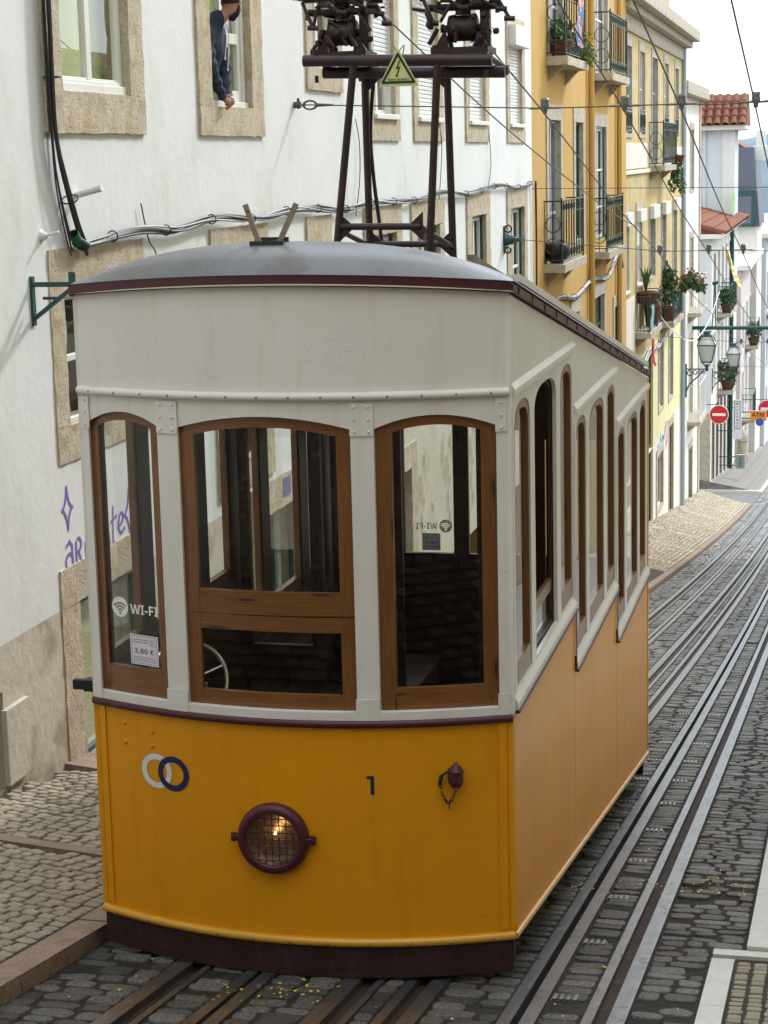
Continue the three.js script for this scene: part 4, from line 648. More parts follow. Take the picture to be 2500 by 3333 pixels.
function casement(H, { z0, z1, y0, y1, st, m = M.whitePaint, behind, two = true, rails = [], w = -0.075, t = 0.055, name = 'window', dark, outer }) {
  const g = grp(name, H.h), a0 = H.A(z0), a1 = H.A(z1), b0 = H.Y(y0), b1 = H.Y(y1); if (st) surround(H, g, a0, a1, b0, b1, st); else H.holes.push([a0 - 0.001, a1 + 0.001, b0 - 0.001, b1 + 0.001]);
  if (outer) part('casing', frameBars(a0, a1, b0, b1, w + 0.04, 0.045, [], [], 0.1), outer, g);
  const e = outer ? 0.046 : 0, c = (a0 + a1) / 2; part('frame', frameBars(a0 + e, a1 - e, b0 + e, b1 - e, w, t, two ? [[c, 0.1]] : [], rails.map((y) => [H.Y(y), 0.05])), m, g);
  const xs = two ? [[a0 + e + t, c - 0.05], [c + 0.05, a1 - e - t]] : [[a0 + e + t, a1 - e - t]];
  for (const [p, q] of xs) part('pane', uvm(new THREE.PlaneGeometry(q - p + 0.01, b1 - b0 - 2 * t - 2 * e + 0.01).translate((p + q) / 2, (b0 + b1) / 2, w - 0.025)), M.pane, g);
  if (behind) part('curtain', uvm(new THREE.PlaneGeometry(a1 - a0, b1 - b0, 40, 1).translate(c, (b0 + b1) / 2, w - 0.16)), behind, g);
  return g;
}
function shuttered(H, { z0, z1, y0, y1, st, yl = y0, boxTop = true, sill = true }) {       // a roller shutter let down to yl, its box above
  const g = grp('window', H.h), a0 = H.A(z0), a1 = H.A(z1), b0 = H.Y(y0), b1 = H.Y(y1), bl = H.Y(yl); surround(H, g, a0, a1, b0, b1, st);
  const n = Math.round((b1 - bl) / 0.056); for (let k = 0; k < n; k++) { const y = bl + k * (b1 - bl) / n; part('slat', rbox(a0 + 0.03, a1 - 0.03, y + 0.002, y + (b1 - bl) / n - 0.004, -0.075, -0.053, 0.008), M.shutter, g); }
  part('guide', [rbox(a0 + 0.002, a0 + 0.03, b0, b1, -0.12, -0.03, 0.004), rbox(a1 - 0.03, a1 - 0.002, b0, b1, -0.12, -0.03, 0.004)], M.whitePaint, g);
  part('shutter_back', box(a0 + 0.03, a1 - 0.03, bl, b1, -0.11, -0.085), M.whitePaint, g);
  if (boxTop) part('shutter_box', rbox(a0 - 0.1, a1 + 0.1, b1 - 0.30, b1 + 0.06, -0.16, 0.16, 0.015), M.whitePaint, g);
  if (sill) part('ledge', rbox(a0 - 0.06, a1 + 0.06, b0 - 0.055, b0 + 0.012, -0.12, 0.075, 0.01), M.whitePaint, g);
  if (bl > b0 + 0.1) { const c = (a0 + a1) / 2; part('frame', frameBars(a0 + 0.03, a1 - 0.03, b0, bl, -0.09, 0.06, [[c, 0.1]]), M.whitePaint, g); part('pane', uvm(new THREE.PlaneGeometry(a1 - a0 - 0.1, bl - b0).translate(c, (b0 + bl) / 2, -0.12)), M.pane, g); }
  return g;
}
// ---------------------------------------------------------------- the white house beside the tram
const A = house('white_house', 'white plastered house with rough stone window surrounds beside the tram', -5.74, 6, -36.75, G(6) - 0.5, 5.2);
{
  const big = { j: 0.36, b: 0.31, l: 0.36 };
  // upper floor
  const w1 = casement(A, { z0: -13.85, z1: -15.30, y0: 0.56, y1: 2.6, st: { ...big, j: 0.33 }, behind: M.curtain, t: 0.10, w: -0.045 });
  part('inner_sill', [rbox(A.A(-13.86), A.A(-15.29), A.Y(0.56), A.Y(0.63), -0.2, -0.01, 0.006), rbox(A.A(-13.86), A.A(-15.22), A.Y(0.63), A.Y(0.66), -0.2, -0.03, 0.006)], M.whitePaint, w1);
  const w2 = grp('window', A.h), a0 = A.A(-17.45), a1 = A.A(-18.72), y0 = A.Y(0.52), y1 = A.Y(2.6); surround(A, w2, a0, a1, y0, y1, { ...big, j: 0.38, b: 0.27 });
  part('frame', [rbox(a0, a1, y0, y0 + 0.06, -0.24, -0.02, 0.006), rbox(a1 - 0.09, a1 - 0.01, y0 + 0.06, y1, -0.2, -0.045, 0.006), rbox(a0, a0 + 0.05, y0 + 0.06, y1, -0.24, -0.18, 0.006)], M.whitePaint, w2);
  part('open_sash', frameBars(a0 + 0.56, a1 - 0.10, y0 + 0.065, y1, -0.06, 0.085, [], [[A.Y(1.18), 0.1]]), M.whitePaint, w2); part('pane', uvm(new THREE.PlaneGeometry(a1 - a0 - 0.72, y1 - y0 - 0.1).translate((a0 + a1) / 2 + 0.23, (y0 + y1) / 2, -0.085)), M.pane, w2); part('curtain', uvm(new THREE.PlaneGeometry(a1 - a0 - 0.66, y1 - y0).translate((a0 + a1) / 2 + 0.25, (y0 + y1) / 2, -0.26)), M.curtain, w2);
  casement(A, { z0: -21.05, z1: -22.1, y0: 1.02, y1: 2.5, st: { j: 0.25, b: 0.25, l: 0.25 } });
  const sh = { j: 0.30, b: 0.32, l: 0.2 };
  shuttered(A, { z0: -23.93, z1: -25.10, y0: 0.55, y1: 2.75, yl: 1.30, st: { ...sh, j: 0.26 } });
  shuttered(A, { z0: -26.55, z1: -27.98, y0: 0.55, y1: 2.62, st: sh }); shuttered(A, { z0: -30.35, z1: -31.78, y0: 0.55, y1: 2.35, st: sh }); shuttered(A, { z0: -34.2, z1: -35.55, y0: 0.55, y1: 2.2, st: sh });
  // ground floor
  const lo = { j: 0.32, b: 0.28, l: 0.36 };
  const g0 = casement(A, { z0: -13.70, z1: -15.2, y0: -1.95, y1: -0.97, st: { ...lo, j: 0.26, proud: 0.012 }, t: 0.035, rails: [-1.45], w: -0.02 });
  casement(A, { z0: -17.55, z1: -18.75, y0: -2.9, y1: -0.97, st: lo, m: M.greenPaint, rails: [-1.8] });
  casement(A, { z0: -20.85, z1: -21.4, y0: -2.9, y1: -0.97, st: { ...lo, j: 0.25 }, m: M.greenPaint });
  casement(A, { z0: -23.6, z1: -25.0, y0: -2.9, y1: -0.95, st: { ...lo, j: 0.34 }, m: M.whitePaint, outer: M.greenPaint, rails: [-1.6] });
  casement(A, { z0: -26.3, z1: -27.85, y0: -2.9, y1: -0.95, st: { ...lo, j: 0.36 }, m: M.whitePaint, outer: M.greenPaint, rails: [-1.6] });
  casement(A, { z0: -30.4, z1: -31.65, y0: -3.2, y1: -0.93, st: { ...lo, j: 0.40 }, m: M.whitePaint, outer: M.greenPaint, rails: [-2.1] });
  casement(A, { z0: -34.15, z1: -35.65, y0: -4.2, y1: -0.92, st: { ...lo, j: 0.36, b: 0 }, m: M.whitePaint, outer: M.greenPaint, rails: [-1.5, -2.0], name: 'door' });
  // low shop door with a heavy stone frame, and two more further along
  casement(A, { z0: -13.70, z1: -15.0, y0: -4.62, y1: -3.33, st: { j: 0.36, l: 0.30, b: 0, proud: 0.012 }, m: M.greenPaint, two: false, behind: M.curtain, name: 'door', w: -0.02, t: 0.05 });
  casement(A, { z0: -18.6, z1: -20.0, y0: -5.6, y1: -3.6, st: { j: 0.36, l: 0.34, b: 0 }, m: M.greenPaint, name: 'door' });
  casement(A, { z0: -24.2, z1: -25.6, y0: -6.6, y1: -4.2, st: { j: 0.36, l: 0.34, b: 0 }, m: M.greenPaint, name: 'door' });
  // meter cupboard in the lower wall, its lid ajar
  const cup = grp('meter_cupboard', A.h); A.holes.push([A.A(-11.6), A.A(-12.22), A.Y(-4.38), A.Y(-3.66)]);
  part('recess', box(A.A(-11.6), A.A(-12.22), A.Y(-4.38), A.Y(-3.66), -0.33, -0.28), M.black, cup); part('lid', rbox(A.A(-12.16), A.A(-12.56), A.Y(-4.34), A.Y(-3.78), 0.006, 0.05, 0.006), M.dado, cup);
  closeHouse(A, M.plaster, [[A.Y(-3.33), M.dado]]);
  part('cornice', [rbox(-0.1, A.len + 0.05, A.top - 0.3, A.top, 0.0, 0.35, 0.03)], M.paleStone, A.h);
  // spray-can scrawl
  const gt = decal(1024, 512, (c) => {
    c.strokeStyle = '#7a57b8'; c.lineWidth = 17; c.lineCap = 'round'; c.lineJoin = 'round'; const L = (...p) => { c.beginPath(); c.moveTo(p[0], p[1]); for (let i = 2; i < p.length; i += 2) c.lineTo(p[i], p[i + 1]); c.stroke(); };
    const dia = (x, y, s) => { c.beginPath(); c.moveTo(x, y - 92 * s); c.quadraticCurveTo(x + 14, y - 10, x + 52 * s, y + 4); c.quadraticCurveTo(x + 12, y + 20, x, y + 92 * s); c.quadraticCurveTo(x - 14, y + 20, x - 52 * s, y); c.quadraticCurveTo(x - 12, y - 18, x, y - 92 * s); c.stroke(); };
    dia(95, 130, 1.25); L(60, 330, 100, 310, 130, 340, 125, 470); c.beginPath(); c.arc(90, 420, 44, 0, 6.3); c.stroke(); L(180, 330, 178, 460); c.beginPath(); c.arc(210, 350, 34, -1.7, 1.4); c.stroke(); L(205, 385, 250, 470);
    L(300, 360, 305, 470, 310, 380, 350, 360, 365, 470); c.beginPath(); c.arc(440, 420, 40, 0, 6.3); c.stroke(); L(480, 370, 485, 465);
    L(560, 350, 565, 450, 572, 370, 610, 350, 625, 445); L(690, 240, 670, 440, 700, 445); L(650, 320, 730, 300); c.beginPath(); c.moveTo(745, 370); c.quadraticCurveTo(850, 350, 820, 300); c.quadraticCurveTo(770, 280, 755, 360); c.quadraticCurveTo(770, 440, 840, 390); c.stroke(); dia(920, 320, 1.5);
  });
  part('graffiti', new THREE.PlaneGeometry(1.62, 0.74).translate(A.A(-14.22), A.Y(-2.76), 0.004), new THREE.MeshStandardMaterial({ map: gt, transparent: true, alphaTest: 0.3, roughness: 0.8 }), A.h);
  const np = part('number_plate', rbox(A.A(-19.3), A.A(-19.58), A.Y(-3.50), A.Y(-3.30), 0.031, 0.04, 0.003), mat([0.02, 0.05, 0.30], { roughness: 0.3 }), A.h);
}
// ---------------------------------------------------------------- the ochre house with balconies
function pickets(g, x0, x1, yb, yt, w, pitch, m, side) { const n = Math.max(1, Math.round(Math.abs(x1 - x0) / pitch)); for (let k = 0; k <= n; k++) { const x = x0 + (x1 - x0) * k / n; part('baluster', side ? rod([w, yb, x], [w, yt, x], 0.011, 5) : rod([x, yb, w], [x, yt, w], 0.015, 5), m, g); } }
function balcony(H, z0, z1, out, ys, yr, m = M.ironGreen, fancy = true, slabM = M.paleStone) {
  const g = grp('balcony', H.h), a0 = H.A(z0), a1 = H.A(z1), s = H.Y(ys), r = H.Y(yr);
  part('slab', rough(a0 - 0.08, a1 + 0.08, s - 0.17, s, -0.02, out + 0.07, 0.01, 0.2), slabM, g);
  for (const c of [a0 + 0.3, a1 - 0.45]) part('corbel', prismPoly([[0, -0.32], [out * 0.8, 0], [0, 0]], -c - 0.15, -c).rotateY(-Math.PI / 2).translate(0, s - 0.17, 0), slabM, g);
  part('hand_rail', [rbox(a0, a1, r - 0.03, r, out - 0.02, out + 0.02, 0.006), rbox(a0 - 0.02, a0 + 0.02, r - 0.03, r, 0, out + 0.02, 0.006), rbox(a1 - 0.02, a1 + 0.02, r - 0.03, r, 0, out + 0.02, 0.006)], m, g);
  part('bottom_rail', [rbox(a0, a1, s + 0.06, s + 0.085, out - 0.014, out + 0.014, 0.004), rbox(a0 - 0.014, a0 + 0.014, s + 0.06, s + 0.085, 0, out, 0.004), rbox(a1 - 0.014, a1 + 0.014, s + 0.06, s + 0.085, 0, out, 0.004)], m, g);
  part('corner_bar', [rod([a0, s, out], [a0, r + 0.05, out], 0.02, 8)], m, g); part('corner_bar', [rod([a1, s, out], [a1, r + 0.05, out], 0.02, 8)], m, g);
  pickets(g, a0 + 0.3, a1 - 0.3, s + 0.08, r - 0.03, out, 0.36, m, false);
  if (fancy) { part('scroll_band', [rbox(a0, a1, s + 0.30, s + 0.32, out - 0.01, out + 0.01, 0.003), rbox(a0, a1, r - 0.26, r - 0.24, out - 0.01, out + 0.01, 0.003)], m, g); for (let x = a0 + 0.16; x < a1 - 0.1; x += 0.36) { part('scroll', new THREE.TorusGeometry(0.075, 0.009, 5, 14).translate(x, s + 0.19, out), m, g); part('scroll', new THREE.TorusGeometry(0.06, 0.008, 5, 12).translate(x, r - 0.14, out), m, g); }
    for (const q of [0.28, 0.62]) part('side_scroll', new THREE.TorusGeometry(out * 0.42, 0.011, 5, 20).rotateY(Math.PI / 2).translate(a0, s + (r - s) * q, out * 0.5), m, g); part('side_bar', [rod([a0, s, out * 0.5], [a0, r, out * 0.5], 0.01, 5), rod([a0, s, 0.02], [a0, r, 0.02], 0.01, 5)], m, g); }
  else { pickets(g, 0.06, out - 0.06, s + 0.08, r - 0.03, a0, 0.12, m, true); }
  return g;
}
const B = house('ochre_house', 'deep yellow plastered house with iron balconies next to the white house', -5.8, -36.78, -53.9, G(-38), 6.6);
{
  const st = { j: 0.3, l: 0.3, b: 0, m: M.paleStone, smooth: true };
  casement(B, { z0: -39.25, z1: -40.95, y0: -2.0, y1: 0.70, st, m: M.greyPipe, rails: [-1.2], name: 'balcony_door' });
  casement(B, { z0: -43.3, z1: -44.6, y0: -1.9, y1: 0.70, st: { ...st, b: 0.15 }, m: M.greenPaint, two: false });
  casement(B, { z0: -47.0, z1: -49.1, y0: -2.1, y1: 0.65, st, m: M.whitePaint, outer: M.greenPaint, rails: [-0.4, -1.3], name: 'balcony_door' });
  casement(B, { z0: -39.6, z1: -41.3, y0: 1.95, y1: 4.6, st, m: M.bluish, rails: [3.0], name: 'balcony_door' });
  casement(B, { z0: -47.0, z1: -49.4, y0: 1.9, y1: 4.6, st, m: M.whitePaint, rails: [3.2], name: 'balcony_door' });
  casement(B, { z0: -42.75, z1: -43.75, y0: -5.2, y1: -3.5, st: { ...st, j: 0.35 }, m: M.whitePaint }); casement(B, { z0: -46.35, z1: -48.6, y0: -6.6, y1: -3.45, st: { ...st, j: 0.35 }, m: M.greenPaint, rails: [-4.2], name: 'door' });
  casement(B, { z0: -50.9, z1: -52.4, y0: -8, y1: -4, st, m: M.greenPaint, name: 'door' });
  closeHouse(B, M.ochre);
  balcony(B, -38.6, -41.9, 0.36, -2.16, -0.90); balcony(B, -46.2, -49.6, 0.37, -2.3, -1.03);
  balcony(B, -39.1, -42.2, 0.38, 1.93, 3.3); balcony(B, -46.7, -50.3, 0.40, 1.88, 3.3);
  const pipe = (z, y0, y1) => part('rain_pipe', rod([B.A(z), B.Y(y0), 0.09], [B.A(z), B.Y(y1), 0.09], 0.07, 12), M.ochre, B.h); pipe(-45.55, -9.5, 6.4); pipe(-51.4, -10.5, 6.4);
  part('pilaster', rbox(B.A(-36.8), B.A(-37.5), -1, B.top, -0.02, 0.05, 0.01), M.ochre, B.h);
}
// ---------------------------------------------------------------- the peeling pale yellow house with a heavy cornice
const C = house('pale_yellow_house', 'peeling pale yellow house with a heavy stone cornice and shop front below', -6.0, -53.92, -76.2, G(-55) - 1.6, 4.15);
{
  const st = { j: 0.22, l: 0.3, b: 0.12, m: M.paleStone, smooth: true }, tops = [[-55.5, -57.1], [-59.4, -61.0], [-63.4, -65.3], [-67.8, -69.4], [-72.2, -73.7]];
  tops.forEach(([a, b], i) => { const g = casement(C, { z0: a, z1: b, y0: i === 2 ? -0.35 : 0.55, y1: 3.0, st, m: i % 2 ? M.whitePaint : M.greyPipe, rails: [1.9] }); if (i !== 2) { const s = C.Y(0.62); part('guard_rail', [rbox(C.A(a), C.A(b), s + 0.62, s + 0.65, 0.02, 0.05, 0.004), rbox(C.A(a), C.A(b), s, s + 0.03, 0.02, 0.05, 0.004)], M.ironGreen, g); for (let x = C.A(a) + 0.2; x < C.A(b) - 0.1; x += 0.3) part('guard_scroll', new THREE.TorusGeometry(0.14, 0.014, 5, 14).scale(1, 1.7, 1).translate(x, s + 0.32, 0.035), M.ironGreen, g); } });
  const mids = [[-54.95, -56.3], [-58.6, -60.1], [-62.7, -64.5], [-67.0, -68.6], [-71.6, -73.1]];
  mids.forEach(([a, b], i) => { if (i < 2) shuttered(C, { z0: a, z1: b, y0: -3.95, y1: -1.75, yl: i ? -2.8 : -3.95, st }); else { const g = casement(C, { z0: a, z1: b, y0: i === 2 ? -4.0 : -5.5, y1: -2.0, st, m: M.greyPipe, rails: [-3.0] }); part('shutter_box', rbox(C.A(a) - 0.15, C.A(b) + 0.15, C.Y(-2.1), C.Y(-1.68), -0.1, 0.17, 0.02), M.whitePaint, g); } });
  casement(C, { z0: -59.2, z1: -60.7, y0: -5.6, y1: -4.1, m: M.whitePaint });
  casement(C, { z0: -62.1, z1: -64.0, y0: -12.6, y1: -6.45, m: M.darkWood, name: 'door', rails: [-9.6] });
  casement(C, { z0: -66.0, z1: -67.6, y0: -8.75, y1: -6.5, st: { ...st, m: M.paleStone }, m: M.whitePaint, rails: [-7.2] }); casement(C, { z0: -70.0, z1: -71.6, y0: -8.85, y1: -6.55, st, m: M.whitePaint, rails: [-7.2] });
  casement(C, { z0: -65.3, z1: -67.6, y0: -12.2, y1: -10.3, st, m: M.whitePaint }); casement(C, { z0: -70.2, z1: -71.9, y0: -13.8, y1: -9.9, m: M.darkWood, st, name: 'door' });
  casement(C, { z0: -56.0, z1: -58.0, y0: -10.5, y1: -7.0, m: M.darkWood, name: 'door' });
  closeHouse(C, M.paleYellow, [[C.Y(-6.2), M.lemon], [C.Y(-9.7), M.cream]]);
  part('cornice', [rbox(-0.25, C.len + 0.3, C.top - 0.05, C.top + 0.35, -0.3, 0.62, 0.03), rbox(-0.1, C.len + 0.15, C.top - 0.28, C.top - 0.05, -0.1, 0.34, 0.03), rbox(0, C.len, C.top - 0.75, C.top - 0.28, 0.0, 0.07, 0.02)], M.paleStone, C.h);
  part('attic', box(0.5, C.len - 4, C.top + 0.36, C.top + 2.4, -7, -0.2), M.paleYellow, C.h);
  part('string_course', [rbox(0, C.len, C.Y(-0.62), C.Y(-0.5), 0, 0.07, 0.02), rbox(0, 7.8, C.Y(-0.46), C.Y(0.28), -0.02, 0.03, 0.005), rbox(14.0, C.len - 0.5, C.Y(-0.46), C.Y(0.18), -0.02, 0.03, 0.005)], M.cream, C.h);
  part('painted_panel', rbox(C.A(-54.2), C.A(-58.0), C.Y(-6.1), C.Y(-4.2), -0.02, 0.02, 0.004), M.cream, C.h);
  balcony(C, -62.5, -67.5, 0.45, -0.42, 0.95, M.ironGreen, true); balcony(C, -58.25, -61.9, 0.42, -5.35, -4.25, M.greenPaint, false); balcony(C, -66.5, -70.4, 0.42, -5.75, -4.65, M.greenPaint, false);
  part('rain_pipe', [rod([C.A(-75.3), C.Y(-14), 0.1], [C.A(-75.3), C.Y(4.0), 0.1], 0.085, 12)], M.greyPipe, C.h); part('rain_pipe', [rod([C.A(-75.9), C.Y(-14), 0.08], [C.A(-75.9), C.Y(3.6), 0.08], 0.06, 12)], M.whitePaint, C.h);
  const wall_tag = decal(512, 200, (c) => { c.lineWidth = 20; c.lineCap = 'round'; c.strokeStyle = '#3fa0c8'; c.beginPath(); c.moveTo(20, 140); c.bezierCurveTo(60, 20, 90, 190, 150, 60); c.bezierCurveTo(170, 30, 180, 150, 220, 90); c.stroke(); c.strokeStyle = '#5a5f66'; c.beginPath(); c.moveTo(230, 120); c.bezierCurveTo(270, 10, 300, 190, 350, 50); c.stroke(); c.strokeStyle = '#c2505a'; c.beginPath(); c.moveTo(400, 30); c.lineTo(400, 180); c.lineTo(460, 150); c.lineTo(450, 40); c.stroke(); });
  part('graffiti', new THREE.PlaneGeometry(4.6, 1.2).translate(C.A(-67.6), C.Y(-9.95), 0.006), new THREE.MeshStandardMaterial({ map: wall_tag, transparent: true, alphaTest: 0.4, roughness: 0.8 }), C.h);
}
// ---------------------------------------------------------------- the narrow cream house at the corner of the side street
const D = house('narrow_cream_house', 'narrow cream corner house with white iron balconies before the side street', -6.2, -76.22, -88.2, G(-78) - 2, 2.6);
{
  const st = { j: 0.22, l: 0.28, b: 0.1, m: M.paleStone, smooth: true };
  for (const [y0, y1] of [[-1.6, 0.9], [-6.6, -3.6], [-11.2, -7.9], [-16.2, -12.6]]) for (const [a, b] of [[-78.2, -79.8], [-82.4, -84.2]]) casement(D, { z0: a, z1: b, y0, y1, st, m: y0 < -12 ? M.darkWood : M.whitePaint });
  closeHouse(D, M.cream);
  balcony(D, -81.5, -85.4, 0.5, -11.25, -9.7, M.whitePaint, false); balcony(D, -81.5, -85.4, 0.5, -6.65, -5.2, M.whitePaint, false);
  part('cornice', [rbox(-0.1, D.len + 0.2, D.top - 0.4, D.top + 0.1, -0.2, 0.4, 0.03)], M.paleStone, D.h);
  part('quoin', [rbox(D.len - 0.7, D.len + 0.03, -2, D.top - 0.4, -0.05, 0.05, 0.01)], M.paleStone, D.h);
  part('rain_pipe', rod([D.A(-77), 0, 0.1], [D.A(-77), D.top - 0.4, 0.1], 0.09, 10), M.greyPipe, D.h);
}
// ---------------------------------------------------------------- across the side street
const E1 = house('long_white_house', 'long white house with tall shop doors across the side street', -6.48, -101.2, -126, -19.5, -4.2);
{
  const st = { j: 0.18, l: 0.22, b: 0.05, m: M.whitePaint, smooth: true };
  for (let k = 0; k < 6; k++) { const z = -102.6 - k * 3.5; casement(E1, { z0: z, z1: z - 1.9, y0: -8.6, y1: -5.3, st, m: M.greenPaint, rails: [-6.2] }); casement(E1, { z0: z, z1: z - 1.9, y0: -12.4, y1: -9.5, st, m: M.whitePaint }); casement(E1, { z0: z + 0.5, z1: z - 2.3, y0: -19.3, y1: -13.6, m: M.darkWood, name: 'shop_door', rails: [-15], w: -0.05 }); }
  closeHouse(E1, M.cream);
  part('eaves', [rbox(-0.5, E1.len + 0.3, E1.top - 0.25, E1.top, -8.5, 0.5, 0.03)], M.whitePaint, E1.h);
  part('side_wall', [rough(-0.12, 0.0, -1, E1.Y(-13.5), -8, -0.02, 0.03, 0.6)], M.paleStone, E1.h); part('side_wall', box(-0.08, 0.0, E1.Y(-13.5), E1.top - 0.25, -8, -0.02), M.bluish, E1.h);
  for (let r = 0; r < 5; r++) for (let k = 0; k < 42; k++) part('roof_tile', new THREE.CylinderGeometry(0.17, 0.21, 0.8, 6, 1, true, -Math.PI / 2, Math.PI).rotateX(-1.29).translate(-0.35 + k * 0.6, E1.top + 0.10 + r * 0.19, 0.36 - r * 0.65), M.tile, E1.h);
  part('roof', prismPoly([[0.5, 0], [-3.2, 1.0], [-3.2, 0]], -E1.len - 0.3, 0.4).rotateY(-Math.PI / 2).translate(0, E1.top, 0), M.tile, E1.h);
  balcony(E1, -105.8, -108.6, 0.7, -8.7, -7.2, M.greenPaint, false); balcony(E1, -109.3, -112.2, 0.7, -8.7, -7.2, M.greenPaint, false); balcony(E1, -106.6, -109.6, 0.8, -13.0, -11.5, M.ironGreen, false);
  part('rain_pipe', rod([E1.A(-118), 0, 0.12], [E1.A(-118), E1.top, 0.12], 0.12, 10), M.greenPaint, E1.h);
}
// the taller wing set back above the long house's roof terrace
{
  const h = thing('lilac_house', 'pale lilac house wing with a curved red tile roof above the terrace', 'building', [-9.4, -8, -119]);
  part('wall', box(-3.2, 3.05, 0, 9.2, -5, 0), M.bluish, h); part('eaves', rbox(-3.4, 3.75, 9.2, 9.55, -5.2, 0.7, 0.05), M.whitePaint, h); part('corner_pilaster', rbox(2.35, 3.1, 0, 9.2, -0.3, 0.06, 0.02), M.whitePaint, h);
  const win = grp('window', h); part('frame', frameBars(-2.0, 0.2, 4.2, 7.2, 0.06, 0.16, [[-0.9, 0.14]], [[5.7, 0.12]], 0.08), M.whitePaint, win); part('pane', uvm(new THREE.PlaneGeometry(2.1, 2.9).translate(-0.9, 5.7, 0.02)), mat([0.5, 0.36, 0.28], { roughness: 0.2 }), win);
  part('rain_pipe', rod([1.3, 0, 0.1], [1.3, 9.2, 0.1], 0.11, 8), M.bluish, h); part('parapet', rbox(-3.4, 0.3, 0.0, 4.0, 0.4, 0.7, 0.03), M.greyGreen, h);
  for (let r = 0; r < 4; r++) for (let k = 0; k < 15; k++) part('roof_tile', new THREE.CylinderGeometry(0.16, 0.21, 0.9, 6, 1, true, -Math.PI / 2, Math.PI).rotateX(-1.0).translate(-3.3 + k * 0.49, 9.72 + r * 0.44, 0.62 - r * 0.68), M.tile, h);
  part('roof', prismPoly([[0.85, 9.5], [-2.2, 11.35], [-4.8, 9.5]], -3.8, 3.4).rotateY(-Math.PI / 2), M.tile, h);
}
{
  const h = thing('mansard_house', 'house with a dark slate mansard and red roof beyond the tile roofs', 'building', [-8.2, -10, -142]);
  part('wall', box(-4, 2.3, -14, 4.6, -9, 0), M.cream, h); part('mansard', prismPoly([[-4, 4.6], [2.5, 4.6], [2.0, 10.2], [-4, 10.2]], -9, 0.1), M.mansard, h); part('roof', prismPoly([[-4, 10.2], [1.4, 10.2], [-1.6, 12.0], [-4, 12.0]], -9, 0.05), M.tile, h);
  part('dormer', [rbox(0.1, 2.2, 4.6, 7.2, -0.2, 0.7, 0.05)], M.greenPaint, h); part('pane', uvm(new THREE.PlaneGeometry(1.5, 1.9).translate(1.15, 5.8, 0.72)), M.mansard, h); part('chimney', [rbox(1.9, 2.9, 9.2, 10.3, -2, -1.2, 0.04), rbox(2.1, 2.8, 10.3, 11.4, -1.9, -1.3, 0.04)], M.whitePaint, h);
}
const F1 = house('pink_house', 'pale pink house with iron balconies beyond the long white house', -6.3, -128, -150, -24, -7.5);
{ const st = { j: 0.2, l: 0.2, b: 0.1, m: M.whitePaint, smooth: true }; for (let k = 0; k < 4; k++) for (const y of [-21.8, -17.6, -13.2]) casement(F1, { z0: -130 - k * 5, z1: -132.2 - k * 5, y0: y, y1: y + 2.9, st, m: y < -20 ? M.darkWood : M.whitePaint }); closeHouse(F1, M.pink); balcony(F1, -134.4, -138, 0.8, -13.3, -11.6, M.ironGreen, false); balcony(F1, -129.4, -133, 0.8, -17.7, -16, M.ironGreen, false); part('eaves', rbox(-0.3, F1.len, F1.top - 0.2, F1.top + 0.15, -8, 0.6, 0.03), M.whitePaint, F1.h); }
const F2 = house('grey_blue_house', 'grey blue house closing the view at the bottom of the street', -5.6, -152, -200, -34, -6.5);
{ const st = { j: 0.2, l: 0.2, b: 0.1, m: M.whitePaint, smooth: true }; for (let k = 0; k < 6; k++) for (const y of [-26, -21.5, -17, -12.5]) casement(F2, { z0: -154 - k * 7, z1: -156.6 - k * 7, y0: y, y1: y + 3, st, m: M.whitePaint }); closeHouse(F2, M.bluish); for (const k of [0, 2, 3]) balcony(F2, -153.4 - k * 7, -157.4 - k * 7, 1.0, -12.6, -11.2, M.ironGreen, false); part('eaves', rbox(-0.3, F2.len, F2.top - 0.2, F2.top + 0.2, -8, 0.7, 0.03), M.whitePaint, F2.h); }
// wooded hill far off
{ const h = structure('hill'); const g = new THREE.PlaneGeometry(900, 260, 90, 20).rotateX(-Math.PI / 2), p = g.attributes.position; for (let i = 0; i < p.count; i++) { const x = p.getX(i), z = p.getZ(i); p.setY(i, 62 * Math.exp(-Math.pow(z / 90, 2)) * (0.75 + 0.5 * fbm((x + 450) / 900, (z + 130) / 260, 8, 4, 9)) + 2.5 * hash2(i, 3, 4)); } g.computeVertexNormals(); part('hillside', uvm(g.translate(-60, -62, -820)), mat([0.13, 0.18, 0.22], { roughness: 1 }), h); }
// ---------------------------------------------------------------- the houses opposite, mirrored in the glass
function opposite(name, label, zs, ze, yt, m, rows) {
  const X = 3.75, H = house(name, label, X, ze, zs, G(ze) - 1, yt, { turn: -Math.PI / 2 }); H.len = Math.abs(zs - ze); H.A = (z) => z - ze;
  for (const y of rows) for (let z = ze + 1.4; z < zs - 1.6; z += 3.4) casement(H, { z0: z, z1: z + 1.25, y0: y, y1: y + 2.1, st: { j: 0.16, l: 0.18, b: 0.12, m: M.paleStone, smooth: true }, m: M.whitePaint });
  closeHouse(H, m); part('cornice', rbox(0, H.len, H.top - 0.2, H.top + 0.1, -0.1, 0.4, 0.03), M.paleStone, H.h);
}
opposite('pale_green_house', 'tall pale green house across the street from the white house', 8, -33, 9.2, M.greyGreen, [-2.2, 1.6, 5.2]);
opposite('cream_terrace_house', 'cream house across the street from the ochre house', -33.1, -66, 2.2, M.cream, [-6.8, -3.2, -0.4]);
